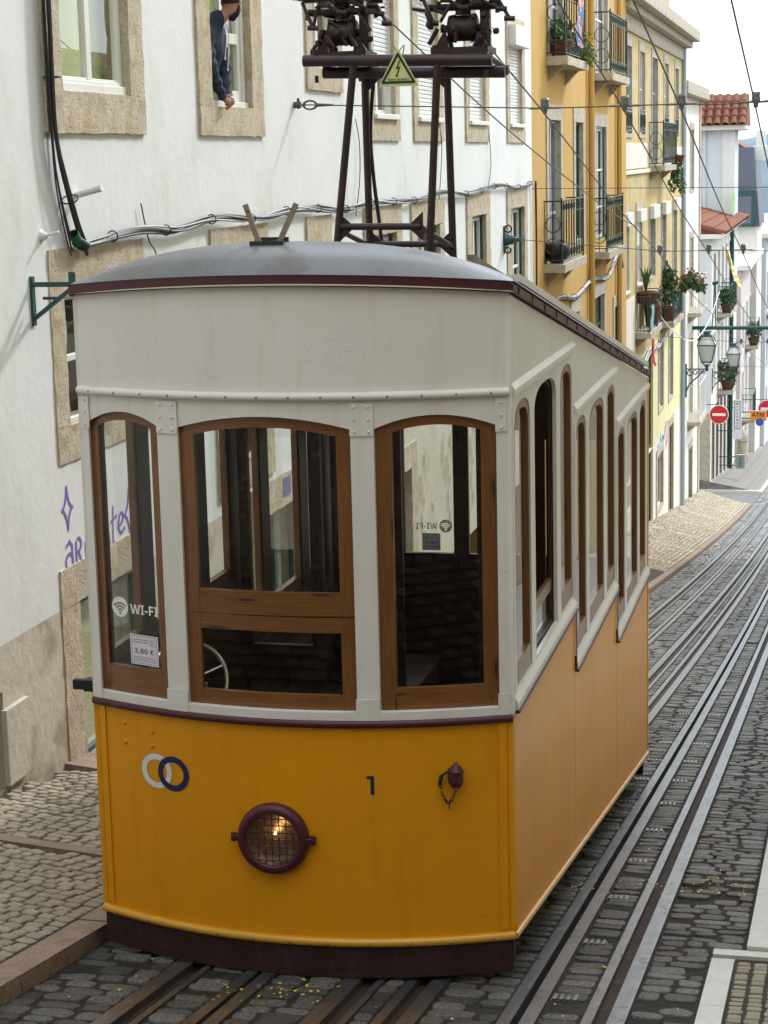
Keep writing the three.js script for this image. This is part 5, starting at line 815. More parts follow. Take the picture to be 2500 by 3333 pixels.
{ // the house that closes the street above, behind the viewer
  const H = house('uphill_house', 'plain plastered house closing the street above the end of the track', -6.5, 15, 14, -2.4, 12, { turn: Math.PI }); H.h.position.set(5.5, -2.4, 9.5); H.len = 12; H.A = (a) => a; H.Y = (y) => y + 2.4;
  for (const y of [-0.6, 2.9, 6.6]) for (const a of [1.6, 5.2, 8.8]) casement(H, { z0: a, z1: a + 1.3, y0: y, y1: y + 2.1, st: { j: 0.2, l: 0.2, b: 0.15, m: M.paleStone, smooth: true }, m: M.greenPaint });
  closeHouse(H, M.ochre);
}

// ================================================================ WIRES AND CABLES
const wireH = 6.42, SPANS = [6, -6.5, -20.3, -33.5, -48, -62, -77, -92, -110];
{
  const xs = [-3.03, -2.2, -1.62, -0.87], names = ['contact wire over the track beside the houses, outer strand', 'contact wire over the tram', 'contact wire above the open slot', 'contact wire over the kerb slabs'];
  xs.forEach((x, i) => {
    const t = thing('contact_wire', names[i] + ', strung down the whole street', 'wire', [0, 0, 0], 'contact wires'); const pts = [];
    SPANS.forEach((z, k) => { pts.push(V(x, G(z) + wireH, z)); if (k < SPANS.length - 1) { const m = (z + SPANS[k + 1]) / 2; pts.push(V(x, (G(z) + G(SPANS[k + 1])) / 2 + wireH - 0.06, m)); } });
    part('strand', tube(pts, 0.0085, 200, 6), M.wire, t);
  });
  const span = (z, y0, x0, list, x1, y1, label, insul = true) => {
    const t = thing('span_wire', label, 'wire', [0, 0, 0], 'span wires'); const pts = [V(x0, y0, z)]; for (const x of list) pts.push(V(x, G(z) + wireH + 0.06, z)); pts.push(V(x1, y1, z)); part('strand', tube(pts, 0.0075, 60, 6, 0.2), M.wire, t);
    if (insul) for (const x of list) part('insulator', [uvm(lathe([[0.001, 0.10], [0.042, 0.10], [0.046, 0.07], [0.040, 0.066], [0.046, 0.03], [0.046, -0.008], [0.026, -0.015], [0.026, -0.04], [0.015, -0.06], [0.001, -0.06]], 14).translate(x, G(z) + wireH + 0.06, z)), rod([x - 0.16, G(z) + wireH + 0.06, z], [x + 0.16, G(z) + wireH + 0.06, z], 0.012, 8)], M.insulator, t);
    return t;
  };
  const s1 = span(-20.3, 0.59, -5.66, xs, 3.75, 0.9, 'span wire anchored to the white wall under the window with the man');
  part('turnbuckle', [rod([-5.74, 0.59, -20.3], [-5.66, 0.59, -20.3], 0.035, 8), uvm(new THREE.TorusGeometry(0.045, 0.010, 6, 16).scale(1.6, 1, 1).translate(-5.56, 0.585, -20.3)), rod([-5.49, 0.583, -20.3], [-5.3, 0.578, -20.3], 0.02, 8, 0.010), rod([-5.69, 0.55, -20.3], [-5.69, 0.66, -20.3], 0.016, 8)], M.castIron, s1);
  const s2 = span(-33.5, -1.44, -5.45, xs, 3.75, -1.0, 'span wire held by the green cast iron bracket on the white wall');
  part('wall_bracket', [rbox(-5.74, -5.71, -1.68, -1.20, -33.56, -33.44, 0.01), rod([-5.71, -1.44, -33.5], [-5.56, -1.44, -33.5], 0.11, 12, 0.07), rod([-5.56, -1.44, -33.5], [-5.45, -1.44, -33.5], 0.04, 8), uvm(new THREE.TorusGeometry(0.06, 0.016, 6, 14).translate(-5.66, -1.25, -33.5)), uvm(new THREE.TorusGeometry(0.05, 0.016, 6, 14).translate(-5.67, -1.62, -33.5))], M.greenPaint, s2);
  span(-36.6, -0.62, -5.72, [], 3.75, -0.75, 'thin span wire leaving the cable bundle at the edge of the white house', false);
  span(-62, G(-62) + 6.7, -5.98, xs, 3.7, G(-62) + 6.7, 'span wire in front of the pale yellow house'); span(-92, G(-92) + 6.6, -7.5, xs, 6, G(-92) + 6.6, 'span wire over the side street crossing');
  const pull = thing('pull_off_wire', 'slack pull-off wire meeting the contact wire behind the tower', 'wire'); part('strand', tube([[-4.6, 2.6, -12], [-3.95, 0.75, -20.3], [-3.6, -0.05, -24], [-3.2, -0.85, -28], [-3.03, G(-29.5) + wireH, -29.5]], 0.008, 40, 6), M.wire, pull);
  const sag = thing('sagging_cable', 'white cable sagging between the yellow house and the street lamp', 'cable'); part('strand', tube([[-5.7, -4.6, -60], [-5.5, -6.0, -66], [-5.3, -6.9, -72], [-5.0, -6.6, -76], [-4.75, -5.6, -79]], 0.016, 40, 6), M.signWhite, sag);
}
function bundle(name, label, path, n, r, m, spread, seed, ties = 0) {
  const t = thing(name, label, 'cables'), R = rngOf(seed), curve = new THREE.CatmullRomCurve3(path.map((p) => V(...p)), false, 'catmullrom', 0.5), N = Math.max(24, Math.round(curve.getLength() * 5));
  for (let k = 0; k < n; k++) { const ph = R() * 6.28, fr = 0.4 + R() * 1.1, am = spread * (0.35 + R()), pts = []; for (let i = 0; i <= N; i++) { const p = curve.getPointAt(i / N), s = i / N * curve.getLength(), a = ph + s * fr + 0.9 * Math.sin(s * 0.7 + k); p.y += Math.cos(a) * am; p.x += 0.5 * Math.sin(a) * am; p.z += path[0][2] - path[path.length - 1][2] < 1.2 ? Math.sin(a) * am : 0; pts.push(p); } part('cable', tube(pts, r * (0.75 + 0.5 * R()), N * 2, 5), Array.isArray(m) ? m[k % m.length] : m, t); }
  for (let k = 0; k < ties; k++) { const p = curve.getPointAt((k + 0.5) / ties); const tg = new THREE.TorusGeometry(spread * 1.15 + r, 0.006, 5, 12).applyQuaternion(new THREE.Quaternion().setFromUnitVectors(V(0, 0, 1), curve.getTangentAt((k + 0.5) / ties))); part('tie', tg.translate(p.x, p.y, p.z), M.black, t); }
  return t;
}
bundle('wall_cables', 'thick black cable bundle hanging down the white wall past the large window', [[-5.68, 3.0, -13.56], [-5.67, 1.2, -13.56], [-5.67, 0.7, -13.55], [-5.67, 0.2, -13.57], [-5.67, -0.15, -13.72], [-5.67, -0.48, -13.92], [-5.67, -0.62, -14.05]], 11, 0.0125, M.cableBlack, 0.046, 3, 4);
bundle('wall_cables', 'few thin loose strands beside the thick black cable bundle', [[-5.69, 3.0, -13.50], [-5.69, 1.0, -13.52], [-5.69, 0.1, -13.55], [-5.69, -0.3, -13.66], [-5.69, -0.6, -13.8]], 4, 0.006, M.cableBlack, 0.10, 9);
bundle('wall_cables', 'grey cable bundle sagging along the white wall above the ground floor lintels', [[-5.68, -0.60, -14.0], [-5.67, -0.53, -15.2], [-5.67, -0.57, -16.2], [-5.67, -0.51, -17.2], [-5.67, -0.55, -18.6], [-5.67, -0.50, -20.2], [-5.67, -0.57, -22], [-5.67, -0.52, -23.8], [-5.67, -0.57, -25.6], [-5.67, -0.5, -27.8], [-5.67, -0.56, -30], [-5.67, -0.49, -32.5], [-5.67, -0.55, -34.5], [-5.67, -0.5, -36.6]], 7, 0.009, [M.cableGrey, M.cableBlack, M.wire], 0.030, 4, 18);
bundle('wall_cables', 'dark cables running down the seam between the white and ochre houses', [[-5.66, -0.5, -36.66], [-5.66, -1.6, -36.7], [-5.66, -3.2, -36.66], [-5.66, -5.0, -36.7]], 4, 0.016, M.cableBlack, 0.02, 5);
bundle('wall_cables', 'grey cables sagging across the lower ochre wall', [[-5.74, -3.35, -37.2], [-5.74, -2.98, -40], [-5.74, -3.12, -43], [-5.74, -2.95, -46], [-5.74, -3.05, -49], [-5.74, -2.6, -51.5], [-5.74, -3.0, -52.5]], 6, 0.022, [M.cableGrey, M.cableGrey, M.cableBlack], 0.045, 6, 10);
bundle('wall_cables', 'tangled grey cables under the balconies of the pale yellow house', [[-5.94, -6.9, -58.5], [-5.94, -6.3, -62], [-5.94, -6.4, -66], [-5.94, -6.0, -70], [-5.94, -5.6, -73], [-5.94, -6.2, -75]], 6, 0.028, [M.cableGrey, M.cableGrey, M.cableBlack], 0.06, 7, 8);
{ const R = rngOf(12); for (const [z, y, l, w] of [[-22.9, 0.18, 0.85, 'beside the shuttered windows'], [-27.9, 0.2, 0.8, 'under the second shuttered window'], [-31.9, 0.2, 0.75, 'under the third shuttered window'], [-15.4, -0.62, 0.3, 'by the ground floor lintel']]) { const t = thing('loose_cable', `thin loose cable hanging on the white wall ${w}`, 'cable'); part('strand', tube([[-5.71, y + 0.3, z], [-5.70, y, z - 0.12], [-5.70, y - l * 0.5, z - 0.3 * R()], [-5.70, y - l, z + 0.15]], 0.006, 30, 5), M.cableBlack, t); } }
{ const t = thing('green_conduit', 'short ribbed green conduit at the bend of the black cables', 'conduit'); part('sleeve', tube([[-5.66, -0.50, -13.78], [-5.655, -0.57, -13.86], [-5.655, -0.60, -14.0]], 0.04, 16, 8), mat([0.02, 0.12, 0.04], { roughness: 0.5 }), t); for (let k = 0; k < 7; k++) part('rib', new THREE.TorusGeometry(0.041, 0.004, 4, 12).rotateX(-0.3).translate(-5.655, -0.565 - k * 0.006, -13.83 - k * 0.022), M.greenPaint, t); }
{ // iron bracket on the white wall left of the car
  const t = thing('iron_bracket', 'dark green iron bracket standing out from the white wall by the tram roof', 'bracket', [-5.74, -0.84, -13.12]);
  part('arm', rbox(0, 0.36, -0.018, 0.018, -0.018, 0.018, 0.005), M.greenPaint, t); part('brace', flat([0.0, -0.26, 0], [0.33, -0.02, 0], 0.03, 0.03), M.greenPaint, t); part('strut', flat([0.09, -0.10, 0], [0.20, -0.10, 0], 0.022, 0.02), M.greenPaint, t); part('holder', [rbox(0.30, 0.345, -0.09, 0.09, -0.02, 0.02, 0.005), rbox(0.30, 0.42, -0.06, -0.03, -0.05, 0.05, 0.005)], M.greenPaint, t); part('wall_plate', rbox(0, 0.02, -0.30, 0.06, -0.03, 0.03, 0.005), M.greenPaint, t);
}
{ const t = thing('pipe_stub', 'short white pipe stub slanting out of the plaster beside the black cables', 'pipe', [-5.74, -0.22, -14.05]); part('stub', rod([0, 0, 0], [0.22, 0.05, 0.03], 0.028, 10), M.plaster, t); part('lip', rod([0.21, 0.048, 0.029], [0.235, 0.053, 0.032], 0.031, 10), M.plaster, t); const u = thing('wall_hook', 'small plaster-covered hook on the white wall by the cable bend', 'hook', [-5.74, -0.50, -13.35]); part('boss', lathe([[0.001, 0.05], [0.025, 0.045], [0.035, 0.02], [0.05, 0]], 10).rotateZ(-Math.PI / 2), M.plaster, u); part('pin', rod([0.03, 0, 0], [0.14, 0.03, 0], 0.012, 6), M.plaster, u); }

// ================================================================ STREET LAMPS AND SIGNS
function streetLamp(label, x0, x1, y, z) {
  const t = thing('street_lamp', label, 'street lamp', [x0, y, z], 'lanterns on wall brackets'), L = x1 - x0;
  part('arm', [rbox(0, L + 0.08, 0.02, 0.07, -0.03, 0.03, 0.01)], M.greenPaint, t); part('brace', tube([[0, -0.95, 0], [L * 0.2, -0.55, 0], [L * 0.55, -0.28, 0], [L * 0.85, 0.0, 0]], 0.03, 24, 6), M.greenPaint, t);
  for (const [c, r] of [[0.2, 0.2], [0.45, 0.15], [0.68, 0.11], [0.84, 0.09]]) part('scroll', new THREE.TorusGeometry(r * L * 0.6, 0.022, 5, 16).translate(c * L, -0.02 - r * L * 0.55, 0), M.greenPaint, t);
  part('wall_strap', rbox(-0.02, 0.05, -1.1, 0.25, -0.05, 0.05, 0.01), M.greenPaint, t);
  const g = grp('lantern', t); g.position.set(L, 0.12, 0); const sq = (r0, r1, y0, y1) => uvm(new THREE.CylinderGeometry(r1 * 1.414, r0 * 1.414, y1 - y0, 4, 1, true).rotateY(Math.PI / 4).translate(0, (y0 + y1) / 2, 0));
  const glass = mat([0.62, 0.64, 0.60], { roughness: 0.35, side: THREE.DoubleSide, transmission: 0.4, thickness: 0 });
  part('foot', [rod([0, -0.16, 0], [0, 0.12, 0], 0.06, 10), rod([0, 0.02, 0], [0, 0.06, 0], 0.09, 10)], M.greenPaint, g); part('globe', sq(0.2, 0.34, 0.22, 0.86), glass, g); part('roof_glass', sq(0.35, 0.19, 0.93, 1.24), glass, g);
  const e = []; for (const [p, q] of [[-1, -1], [1, -1], [1, 1], [-1, 1]]) e.push(rod([p * 0.2, 0.22, q * 0.2], [p * 0.345, 0.88, q * 0.345], 0.018, 5), rod([p * 0.36, 0.92, q * 0.36], [p * 0.19, 1.26, q * 0.19], 0.018, 5), rod([p * 0.06, 0.06, q * 0.06], [p * 0.2, 0.22, q * 0.2], 0.014, 5)); for (const [r, y] of [[0.2, 0.22], [0.35, 0.9], [0.19, 1.26]]) e.push(rbox(-r - 0.02, r + 0.02, y - 0.025, y + 0.025, r - 0.02, r + 0.02), rbox(-r - 0.02, r + 0.02, y - 0.025, y + 0.025, -r - 0.02, -r + 0.02), rbox(-r - 0.02, -r + 0.02, y - 0.025, y + 0.025, -r + 0.02, r - 0.02), rbox(r - 0.02, r + 0.02, y - 0.025, y + 0.025, -r + 0.02, r - 0.02));
  part('cage', e, M.greenPaint, g); part('chimney', [rod([0, 1.27, 0], [0, 1.40, 0], 0.16, 10, 0.12), rod([0, 1.40, 0], [0, 1.45, 0], 0.19, 10)], M.greenPaint, g);
}
streetLamp('green iron lantern on a scrolled bracket by the grey rain pipe', -5.98, -5.14, -8.62, -77.6);
streetLamp('green iron lantern on the corner of the long white house', -6.48, -5.36, -11.45, -101.8);
function noEntry(label, x, y, z, r, xw) {
  const t = thing('no_entry_sign', label, 'road sign', [x, y, z], 'no entry signs'); part('disc', rod([0, 0, -0.02], [0, 0, 0.02], r * 0.93, 36), M.red, t); part('rim', new THREE.TorusGeometry(r * 0.955, r * 0.045, 6, 40), M.signWhite, t); part('bar', rbox(-r * 0.68, r * 0.68, -r * 0.14, r * 0.14, 0.018, 0.028, 0.004), M.signWhite, t); part('bracket', [rbox(xw - x, 0.1, r * 0.98, r * 1.06, -0.06, -0.03, 0.004), rod([0, r * 1.02, -0.05], [0, 0, -0.05], 0.03, 8)], M.greenPaint, t);
}
noEntry('red no entry sign on a bracket at the corner of the narrow cream house', -5.29, -11.85, -88.4, 0.44, -6.2);
noEntry('red no entry sign above the orange cash machine sign', -4.66, -17.15, -131, 0.60, -6.3);
{
  const flatSign = (name, label, cat, x, y, z, w, h, tx, xw) => { const t = thing(name, label, cat, [x, y, z]); part('board', rbox(-w / 2, w / 2, -h / 2, h / 2, -0.05, 0.05, 0.01), M.signWhite, t); part('print', new THREE.PlaneGeometry(w - 0.02, h - 0.02).translate(0, 0, 0.053), new THREE.MeshStandardMaterial({ map: tx, roughness: 0.5 }), t); part('bracket', [rbox(xw - x, -w / 2, h * 0.3, h * 0.3 + 0.05, -0.02, 0.02, 0.004), rbox(xw - x, -w / 2, -h * 0.3, -h * 0.3 + 0.05, -0.02, 0.02, 0.004)], M.greenPaint, t); return t; };
  flatSign('shop_sign', 'tall narrow white shop sign with black lettering', 'sign', -5.45, -14.75, -108, 0.46, 2.2, decal(120, 560, (c) => { c.fillStyle = '#e9e9e6'; c.fillRect(0, 0, 120, 560); c.strokeStyle = '#22302e'; c.lineWidth = 8; c.strokeRect(20, 16, 80, 396); c.fillStyle = '#2b3634'; c.font = 'bold 44px sans-serif'; c.textAlign = 'center'; [...'MICAENSE'].forEach((l, i) => c.fillText(l, 60, 66 + i * 47)); }), -6.48);
  flatSign('bar_sign', 'small grey green hanging sign with upright lettering', 'sign', -5.28, -17.2, -108.5, 0.52, 0.8, decal(160, 240, (c) => { c.fillStyle = '#8f9c92'; c.fillRect(0, 0, 160, 240); c.save(); c.translate(54, 32); c.rotate(Math.PI / 2); c.fillStyle = '#2b3430'; c.font = 'bold 70px sans-serif'; c.fillText('PUNX', 0, 0, 180); c.restore(); }), -6.48);
  const atm = flatSign('cash_machine_sign', 'orange cash machine sign box lettered in black', 'sign', -5.15, -17.35, -129, 1.06, 0.66, decal(256, 160, (c) => { c.fillStyle = '#e8871d'; c.fillRect(0, 0, 256, 160); c.fillStyle = '#1d1a18'; c.font = 'bold 96px sans-serif'; c.textAlign = 'center'; c.fillText('ATM', 128, 96, 220); }), -6.3);
  part('blue_badge', rod([0.1, -0.42, 0.04], [0.1, -0.42, 0.08], 0.26, 20), mat([0.03, 0.1, 0.36], { roughness: 0.4 }), atm);
  const gb = thing('cross_street_pole', 'long green pole spanning the street above the lanterns', 'pole', [-6.2, -7.5, -84]); part('pole', rod([0, 0, 0], [9.9, 0, 0], 0.085, 10), M.greenPaint, gb); part('hanger', [rod([0.85, 0, 0], [0.95, 1.9, 0], 0.025, 6), rod([1.0, 0, 0], [0.98, 1.9, 0], 0.025, 6), rod([0.85, 1.9, 0], [1.1, 1.95, 0], 0.08, 6)], M.greenPaint, gb); part('hook', tube([[0.35, 0, 0], [0.4, -0.3, 0], [0.25, -0.55, 0]], 0.06, 12, 6), M.greenPaint, gb);
  const bo = thing('stone_bollard', 'pale carved stone guard stone at the house corner below the signs', 'bollard', [-6.0, walkY(-6, -126), -126]); part('shaft', lathe([[0.42, -0.1], [0.42, 0.3], [0.32, 0.42], [0.30, 1.2], [0.38, 1.3], [0.34, 1.6], [0.15, 1.9], [0.001, 1.95]], 16), M.paleStone, bo); part('collar', new THREE.TorusGeometry(0.36, 0.06, 6, 18).rotateX(Math.PI / 2).translate(0, 1.25, 0), M.paleStone, bo);
}
// ================================================================ PLANTS AND CLOTHS ON THE BALCONIES
function leaves(n, rx, ry, rz, size, seed, droop = 0) { const R = rngOf(seed), pos = [], nn = []; for (let i = 0; i < n; i++) { let x, y, z; do { x = R() * 2 - 1; y = R() * 2 - 1; z = R() * 2 - 1; } while (x * x + y * y + z * z > 1); const c = V(x * rx, y * ry - droop * Math.abs(x), z * rz), d = V(R() - 0.5, R() - 0.5 - droop, R() - 0.5).normalize(), s = V(R() - 0.5, R() - 0.5, R() - 0.5).cross(d).normalize(), l = size * (0.6 + R()), a = c.clone().addScaledVector(d, l), b = c.clone().addScaledVector(d, l * 0.5).addScaledVector(s, l * 0.3), e = c.clone().addScaledVector(d, l * 0.5).addScaledVector(s, -l * 0.3); for (const q of [c, b, a, c, a, e]) pos.push(q.x, q.y, q.z); } const g = new THREE.BufferGeometry(); g.setAttribute('position', new THREE.Float32BufferAttribute(pos, 3)); g.computeVertexNormals(); return uvm(g); }
function spikes(n, h, spread, seed) { const R = rngOf(seed), pos = []; for (let i = 0; i < n; i++) { const a = R() * 6.28, l = h * (0.6 + 0.5 * R()), o = spread * (0.4 + 0.7 * R()), w = 0.035, m = V(Math.cos(a) * o * 0.35, l * 0.6, Math.sin(a) * o * 0.35), e = V(Math.cos(a) * o, l, Math.sin(a) * o), s = V(-Math.sin(a) * w, 0, Math.cos(a) * w), b = V(0, 0, 0); for (const q of [b.clone().add(s), b.clone().sub(s), m.clone().add(s), b.clone().sub(s), m.clone().sub(s), m.clone().add(s), m.clone().add(s), m.clone().sub(s), e]) pos.push(q.x, q.y, q.z); } const g = new THREE.BufferGeometry(); g.setAttribute('position', new THREE.Float32BufferAttribute(pos, 3)); g.computeVertexNormals(); return uvm(g); }
const potG = (r, h) => uvm(lathe([[0.001, 0], [r * 0.72, 0], [r * 0.95, h * 0.8], [r * 1.08, h * 0.8], [r * 1.08, h], [r * 0.9, h], [r * 0.88, h * 0.85], [0.001, h * 0.85]], 18));
function plant(label, x, y, z, r, h, fol, pm = M.terracotta, lm = M.leaf, lift = 0, fl) { const t = thing('potted_plant', label, 'potted plant', [x, y, z], 'balcony plants'); part('pot', potG(r, h), pm, t); part('foliage', fol.translate(0, h + lift, 0), lm, t); if (fl) part('flowers', fl.translate(0, h + lift, 0), M.petal, t); }
{ const bowl = thing('round_black_pot', 'round black planter on the ochre house balcony', 'planter', [-5.60, -2.15, -38.95]); part('bowl', lathe([[0.001, 0], [0.12, 0], [0.23, 0.10], [0.27, 0.24], [0.24, 0.37], [0.2, 0.40], [0.19, 0.36], [0.001, 0.36]], 24), M.black, bowl); part('shoots', leaves(120, 0.18, 0.06, 0.18, 0.05, 61).translate(0, 0.40, 0), M.leaf, bowl); }
plant('flowering plant with yellow green leaves at the end of the upper ochre balcony', -5.52, 1.94, -42.0, 0.2, 0.3, leaves(700, 0.36, 0.36, 0.42, 0.09, 62, 0.3), M.terracotta, M.leafLight, 0.1, leaves(60, 0.3, 0.3, 0.4, 0.06, 82));
plant('green plant in a terracotta pot at the near end of the upper ochre balcony', -5.58, 1.94, -39.6, 0.24, 0.34, leaves(420, 0.26, 0.3, 0.3, 0.1, 63), M.terracotta, M.leaf, 0.12);
plant('spiky aloe in a terracotta bowl on the lower yellow house balcony', -5.75, -4.5, -58.9, 0.36, 0.36, spikes(22, 0.8, 0.45, 64));
plant('tall leafy plant crowding the second yellow house balcony', -5.8, -5.75, -67.2, 0.3, 0.5, leaves(600, 0.32, 0.75, 0.36, 0.15, 65), M.terracotta, M.leaf, 0.7, leaves(70, 0.5, 0.5, 0.5, 0.09, 85));
plant('hanging basket fern over the rail of the second yellow house balcony', -5.2, -4.75, -69.8, 0.26, 0.3, leaves(900, 0.5, 0.3, 0.5, 0.13, 66, 0.35), M.iron, M.leaf, 0.0, leaves(90, 0.6, 0.35, 0.6, 0.1, 86));
plant('trailing fern spilling off the upper balcony of the pale yellow house', -5.5, -0.45, -67.2, 0.25, 0.35, leaves(480, 0.26, 0.6, 0.32, 0.11, 67, 0.5), M.terracotta, M.leaf, -0.5);
plant('terracotta pot with red flowers beside the aloe', -5.72, -5.35, -60.6, 0.26, 0.7, leaves(160, 0.24, 0.26, 0.24, 0.12, 68), M.terracotta, M.leaf, 0.1, leaves(60, 0.26, 0.26, 0.26, 0.1, 88));
plant('bushy plant in a big pot on the long white house balcony', -6.0, -8.68, -106.6, 0.34, 0.5, leaves(360, 0.4, 0.45, 0.4, 0.2, 69), M.terracotta, M.leaf, 0.4);
plant('dark shrub in a pot above the shop doors of the long white house', -6.0, -12.98, -107.4, 0.36, 0.5, leaves(420, 0.55, 0.6, 0.55, 0.2, 70), M.terracotta, M.leaf, 0.5, leaves(40, 0.8, 0.8, 0.8, 0.2, 90));
plant('green shrub on the pink house balcony', -5.8, -13.28, -135.5, 0.36, 0.5, leaves(360, 0.5, 0.5, 0.5, 0.2, 71), M.terracotta, M.leaf, 0.5);
function cloth(name, label, pts, w, m, wave = 0.03) { const t = thing(name, label, 'cloth'); const c = new THREE.CatmullRomCurve3(pts.map((p) => V(...p))), n = 16, k = 8, pos = [], uv = [], idx = []; for (let i = 0; i <= n; i++) { const p = c.getPointAt(i / n); for (let j = 0; j <= k; j++) { const f = j / k; pos.push(p.x + wave * Math.sin(f * 7 + i * 0.4), p.y, p.z - w * f * (typeof wave === 'number' ? 1 : 1)); uv.push(f, 1 - i / n); } } for (let i = 0; i < n; i++) for (let j = 0; j < k; j++) { const a = i * (k + 1) + j, b = a + k + 1; idx.push(a, b, a + 1, a + 1, b, b + 1); } const g = new THREE.BufferGeometry(); g.setAttribute('position', new THREE.Float32BufferAttribute(pos, 3)); g.setAttribute('uv', new THREE.Float32BufferAttribute(uv, 2)); g.setIndex(idx); g.computeVertexNormals(); m.side = THREE.DoubleSide; part('fabric', g, m, t); part('peg', [rod([pts[0][0], pts[0][1] - 0.02, pts[0][2] - w * 0.2], [pts[0][0], pts[0][1] + 0.05, pts[0][2] - w * 0.2], 0.012, 5), rod([pts[0][0], pts[0][1] - 0.02, pts[0][2] - w * 0.8], [pts[0][0], pts[0][1] + 0.05, pts[0][2] - w * 0.8], 0.012, 5)], M.bare, t); return t; }
cloth('towel', 'blue patterned towel hung over the upper ochre balcony rail', [[-5.38, 3.32, -40.5], [-5.36, 2.9, -40.55], [-5.37, 2.5, -40.6], [-5.38, 2.2, -40.65]], 0.95, new THREE.MeshStandardMaterial({ roughness: 0.9, map: tex(128, (u, v) => { const s = fbm(u, v, 6, 3, 141); return s > 0.58 ? [0.8, 0.45, 0.35] : s > 0.53 ? [0.85, 0.8, 0.6] : [0.32, 0.40, 0.62]; }) }));
cloth('striped_banner', 'yellow and white striped strip of cloth twisting down from the long white house', [[-5.9, -5.0, -103.6], [-5.75, -5.8, -104], [-5.5, -6.5, -104.4], [-5.2, -7.3, -105]], 0.8, new THREE.MeshStandardMaterial({ roughness: 0.9, map: tex(64, (u, v) => (Math.sin(v * 44) > 0.1 ? [0.93, 0.78, 0.25] : [0.92, 0.91, 0.86])) }), 0.1);
cloth('teal_pennant', 'pale teal cloth hanging under the aloe pot', [[-5.55, -4.55, -58.5], [-5.55, -4.9, -58.6], [-5.56, -5.3, -58.75]], 0.75, mat([0.22, 0.42, 0.40], { roughness: 0.9 }));
cloth('red_pennant', 'red and violet cloth scrap hanging below the yellow house balcony', [[-5.5, -5.6, -58.3], [-5.5, -6.0, -58.4], [-5.45, -6.4, -58.6]], 0.45, mat([0.55, 0.03, 0.05], { roughness: 0.9 }));
cloth('lime_cloth', 'bright lime green cloth on the roof terrace rail', [[-5.9, -4.1, -117.0], [-5.85, -4.8, -117.0], [-5.85, -5.4, -117]], 1.6, mat([0.2, 0.55, 0.02], { roughness: 0.9 })).position.set(-0.4, 1.8, 0);

// ================================================================ THE MAN AT THE WINDOW
function blob(center, half, res, sdf, m, name, parent) {
  const mc = new MarchingCubes(res, new THREE.MeshBasicMaterial(), false, false, 120000); mc.isolation = 0; const h = res / 2, p = V(0, 0, 0);
  for (let k = 0; k < res; k++) for (let j = 0; j < res; j++) for (let i = 0; i < res; i++) { p.set((i - h) / h * half + center[0], (j - h) / h * half + center[1], (k - h) / h * half + center[2]); mc.field[i + j * res + k * res * res] = -sdf(p); }
  mc.update(); const n = mc.count, pos = new Float32Array(n * 3), nor = new Float32Array(n * 3); for (let i = 0; i < n; i++) for (let c = 0; c < 3; c++) { pos[i * 3 + c] = mc.positionArray[i * 3 + c] * half + center[c]; nor[i * 3 + c] = mc.normalArray[i * 3 + c]; }
  const g = new THREE.BufferGeometry(); g.setAttribute('position', new THREE.BufferAttribute(pos, 3)); g.computeVertexNormals(); const q = g.attributes.normal; for (let i = 0; i < n * 3; i++) q.array[i] = nor[i] || q.array[i]; return name ? part(name, uvm(g), m, parent) : uvm(g);
}
const pa = V(0, 0, 0), ba = V(0, 0, 0);
const capsule = (p, a, b, r0, r1) => { pa.copy(p).sub(a); ba.copy(b).sub(a); const h = clamp(pa.dot(ba) / ba.lengthSq()); return pa.addScaledVector(ba, -h).length() - (r0 + (r1 - r0) * h); };
const ell = (p, c, r) => { const x = (p.x - c.x) / r.x, y = (p.y - c.y) / r.y, z = (p.z - c.z) / r.z, k = Math.sqrt(x * x + y * y + z * z); return (k - 1) * Math.min(r.x, r.y, r.z); };
const smin = (a, b, k) => { const h = clamp(0.5 + 0.5 * (b - a) / k); return b + (a - b) * h - k * h * (1 - h); };
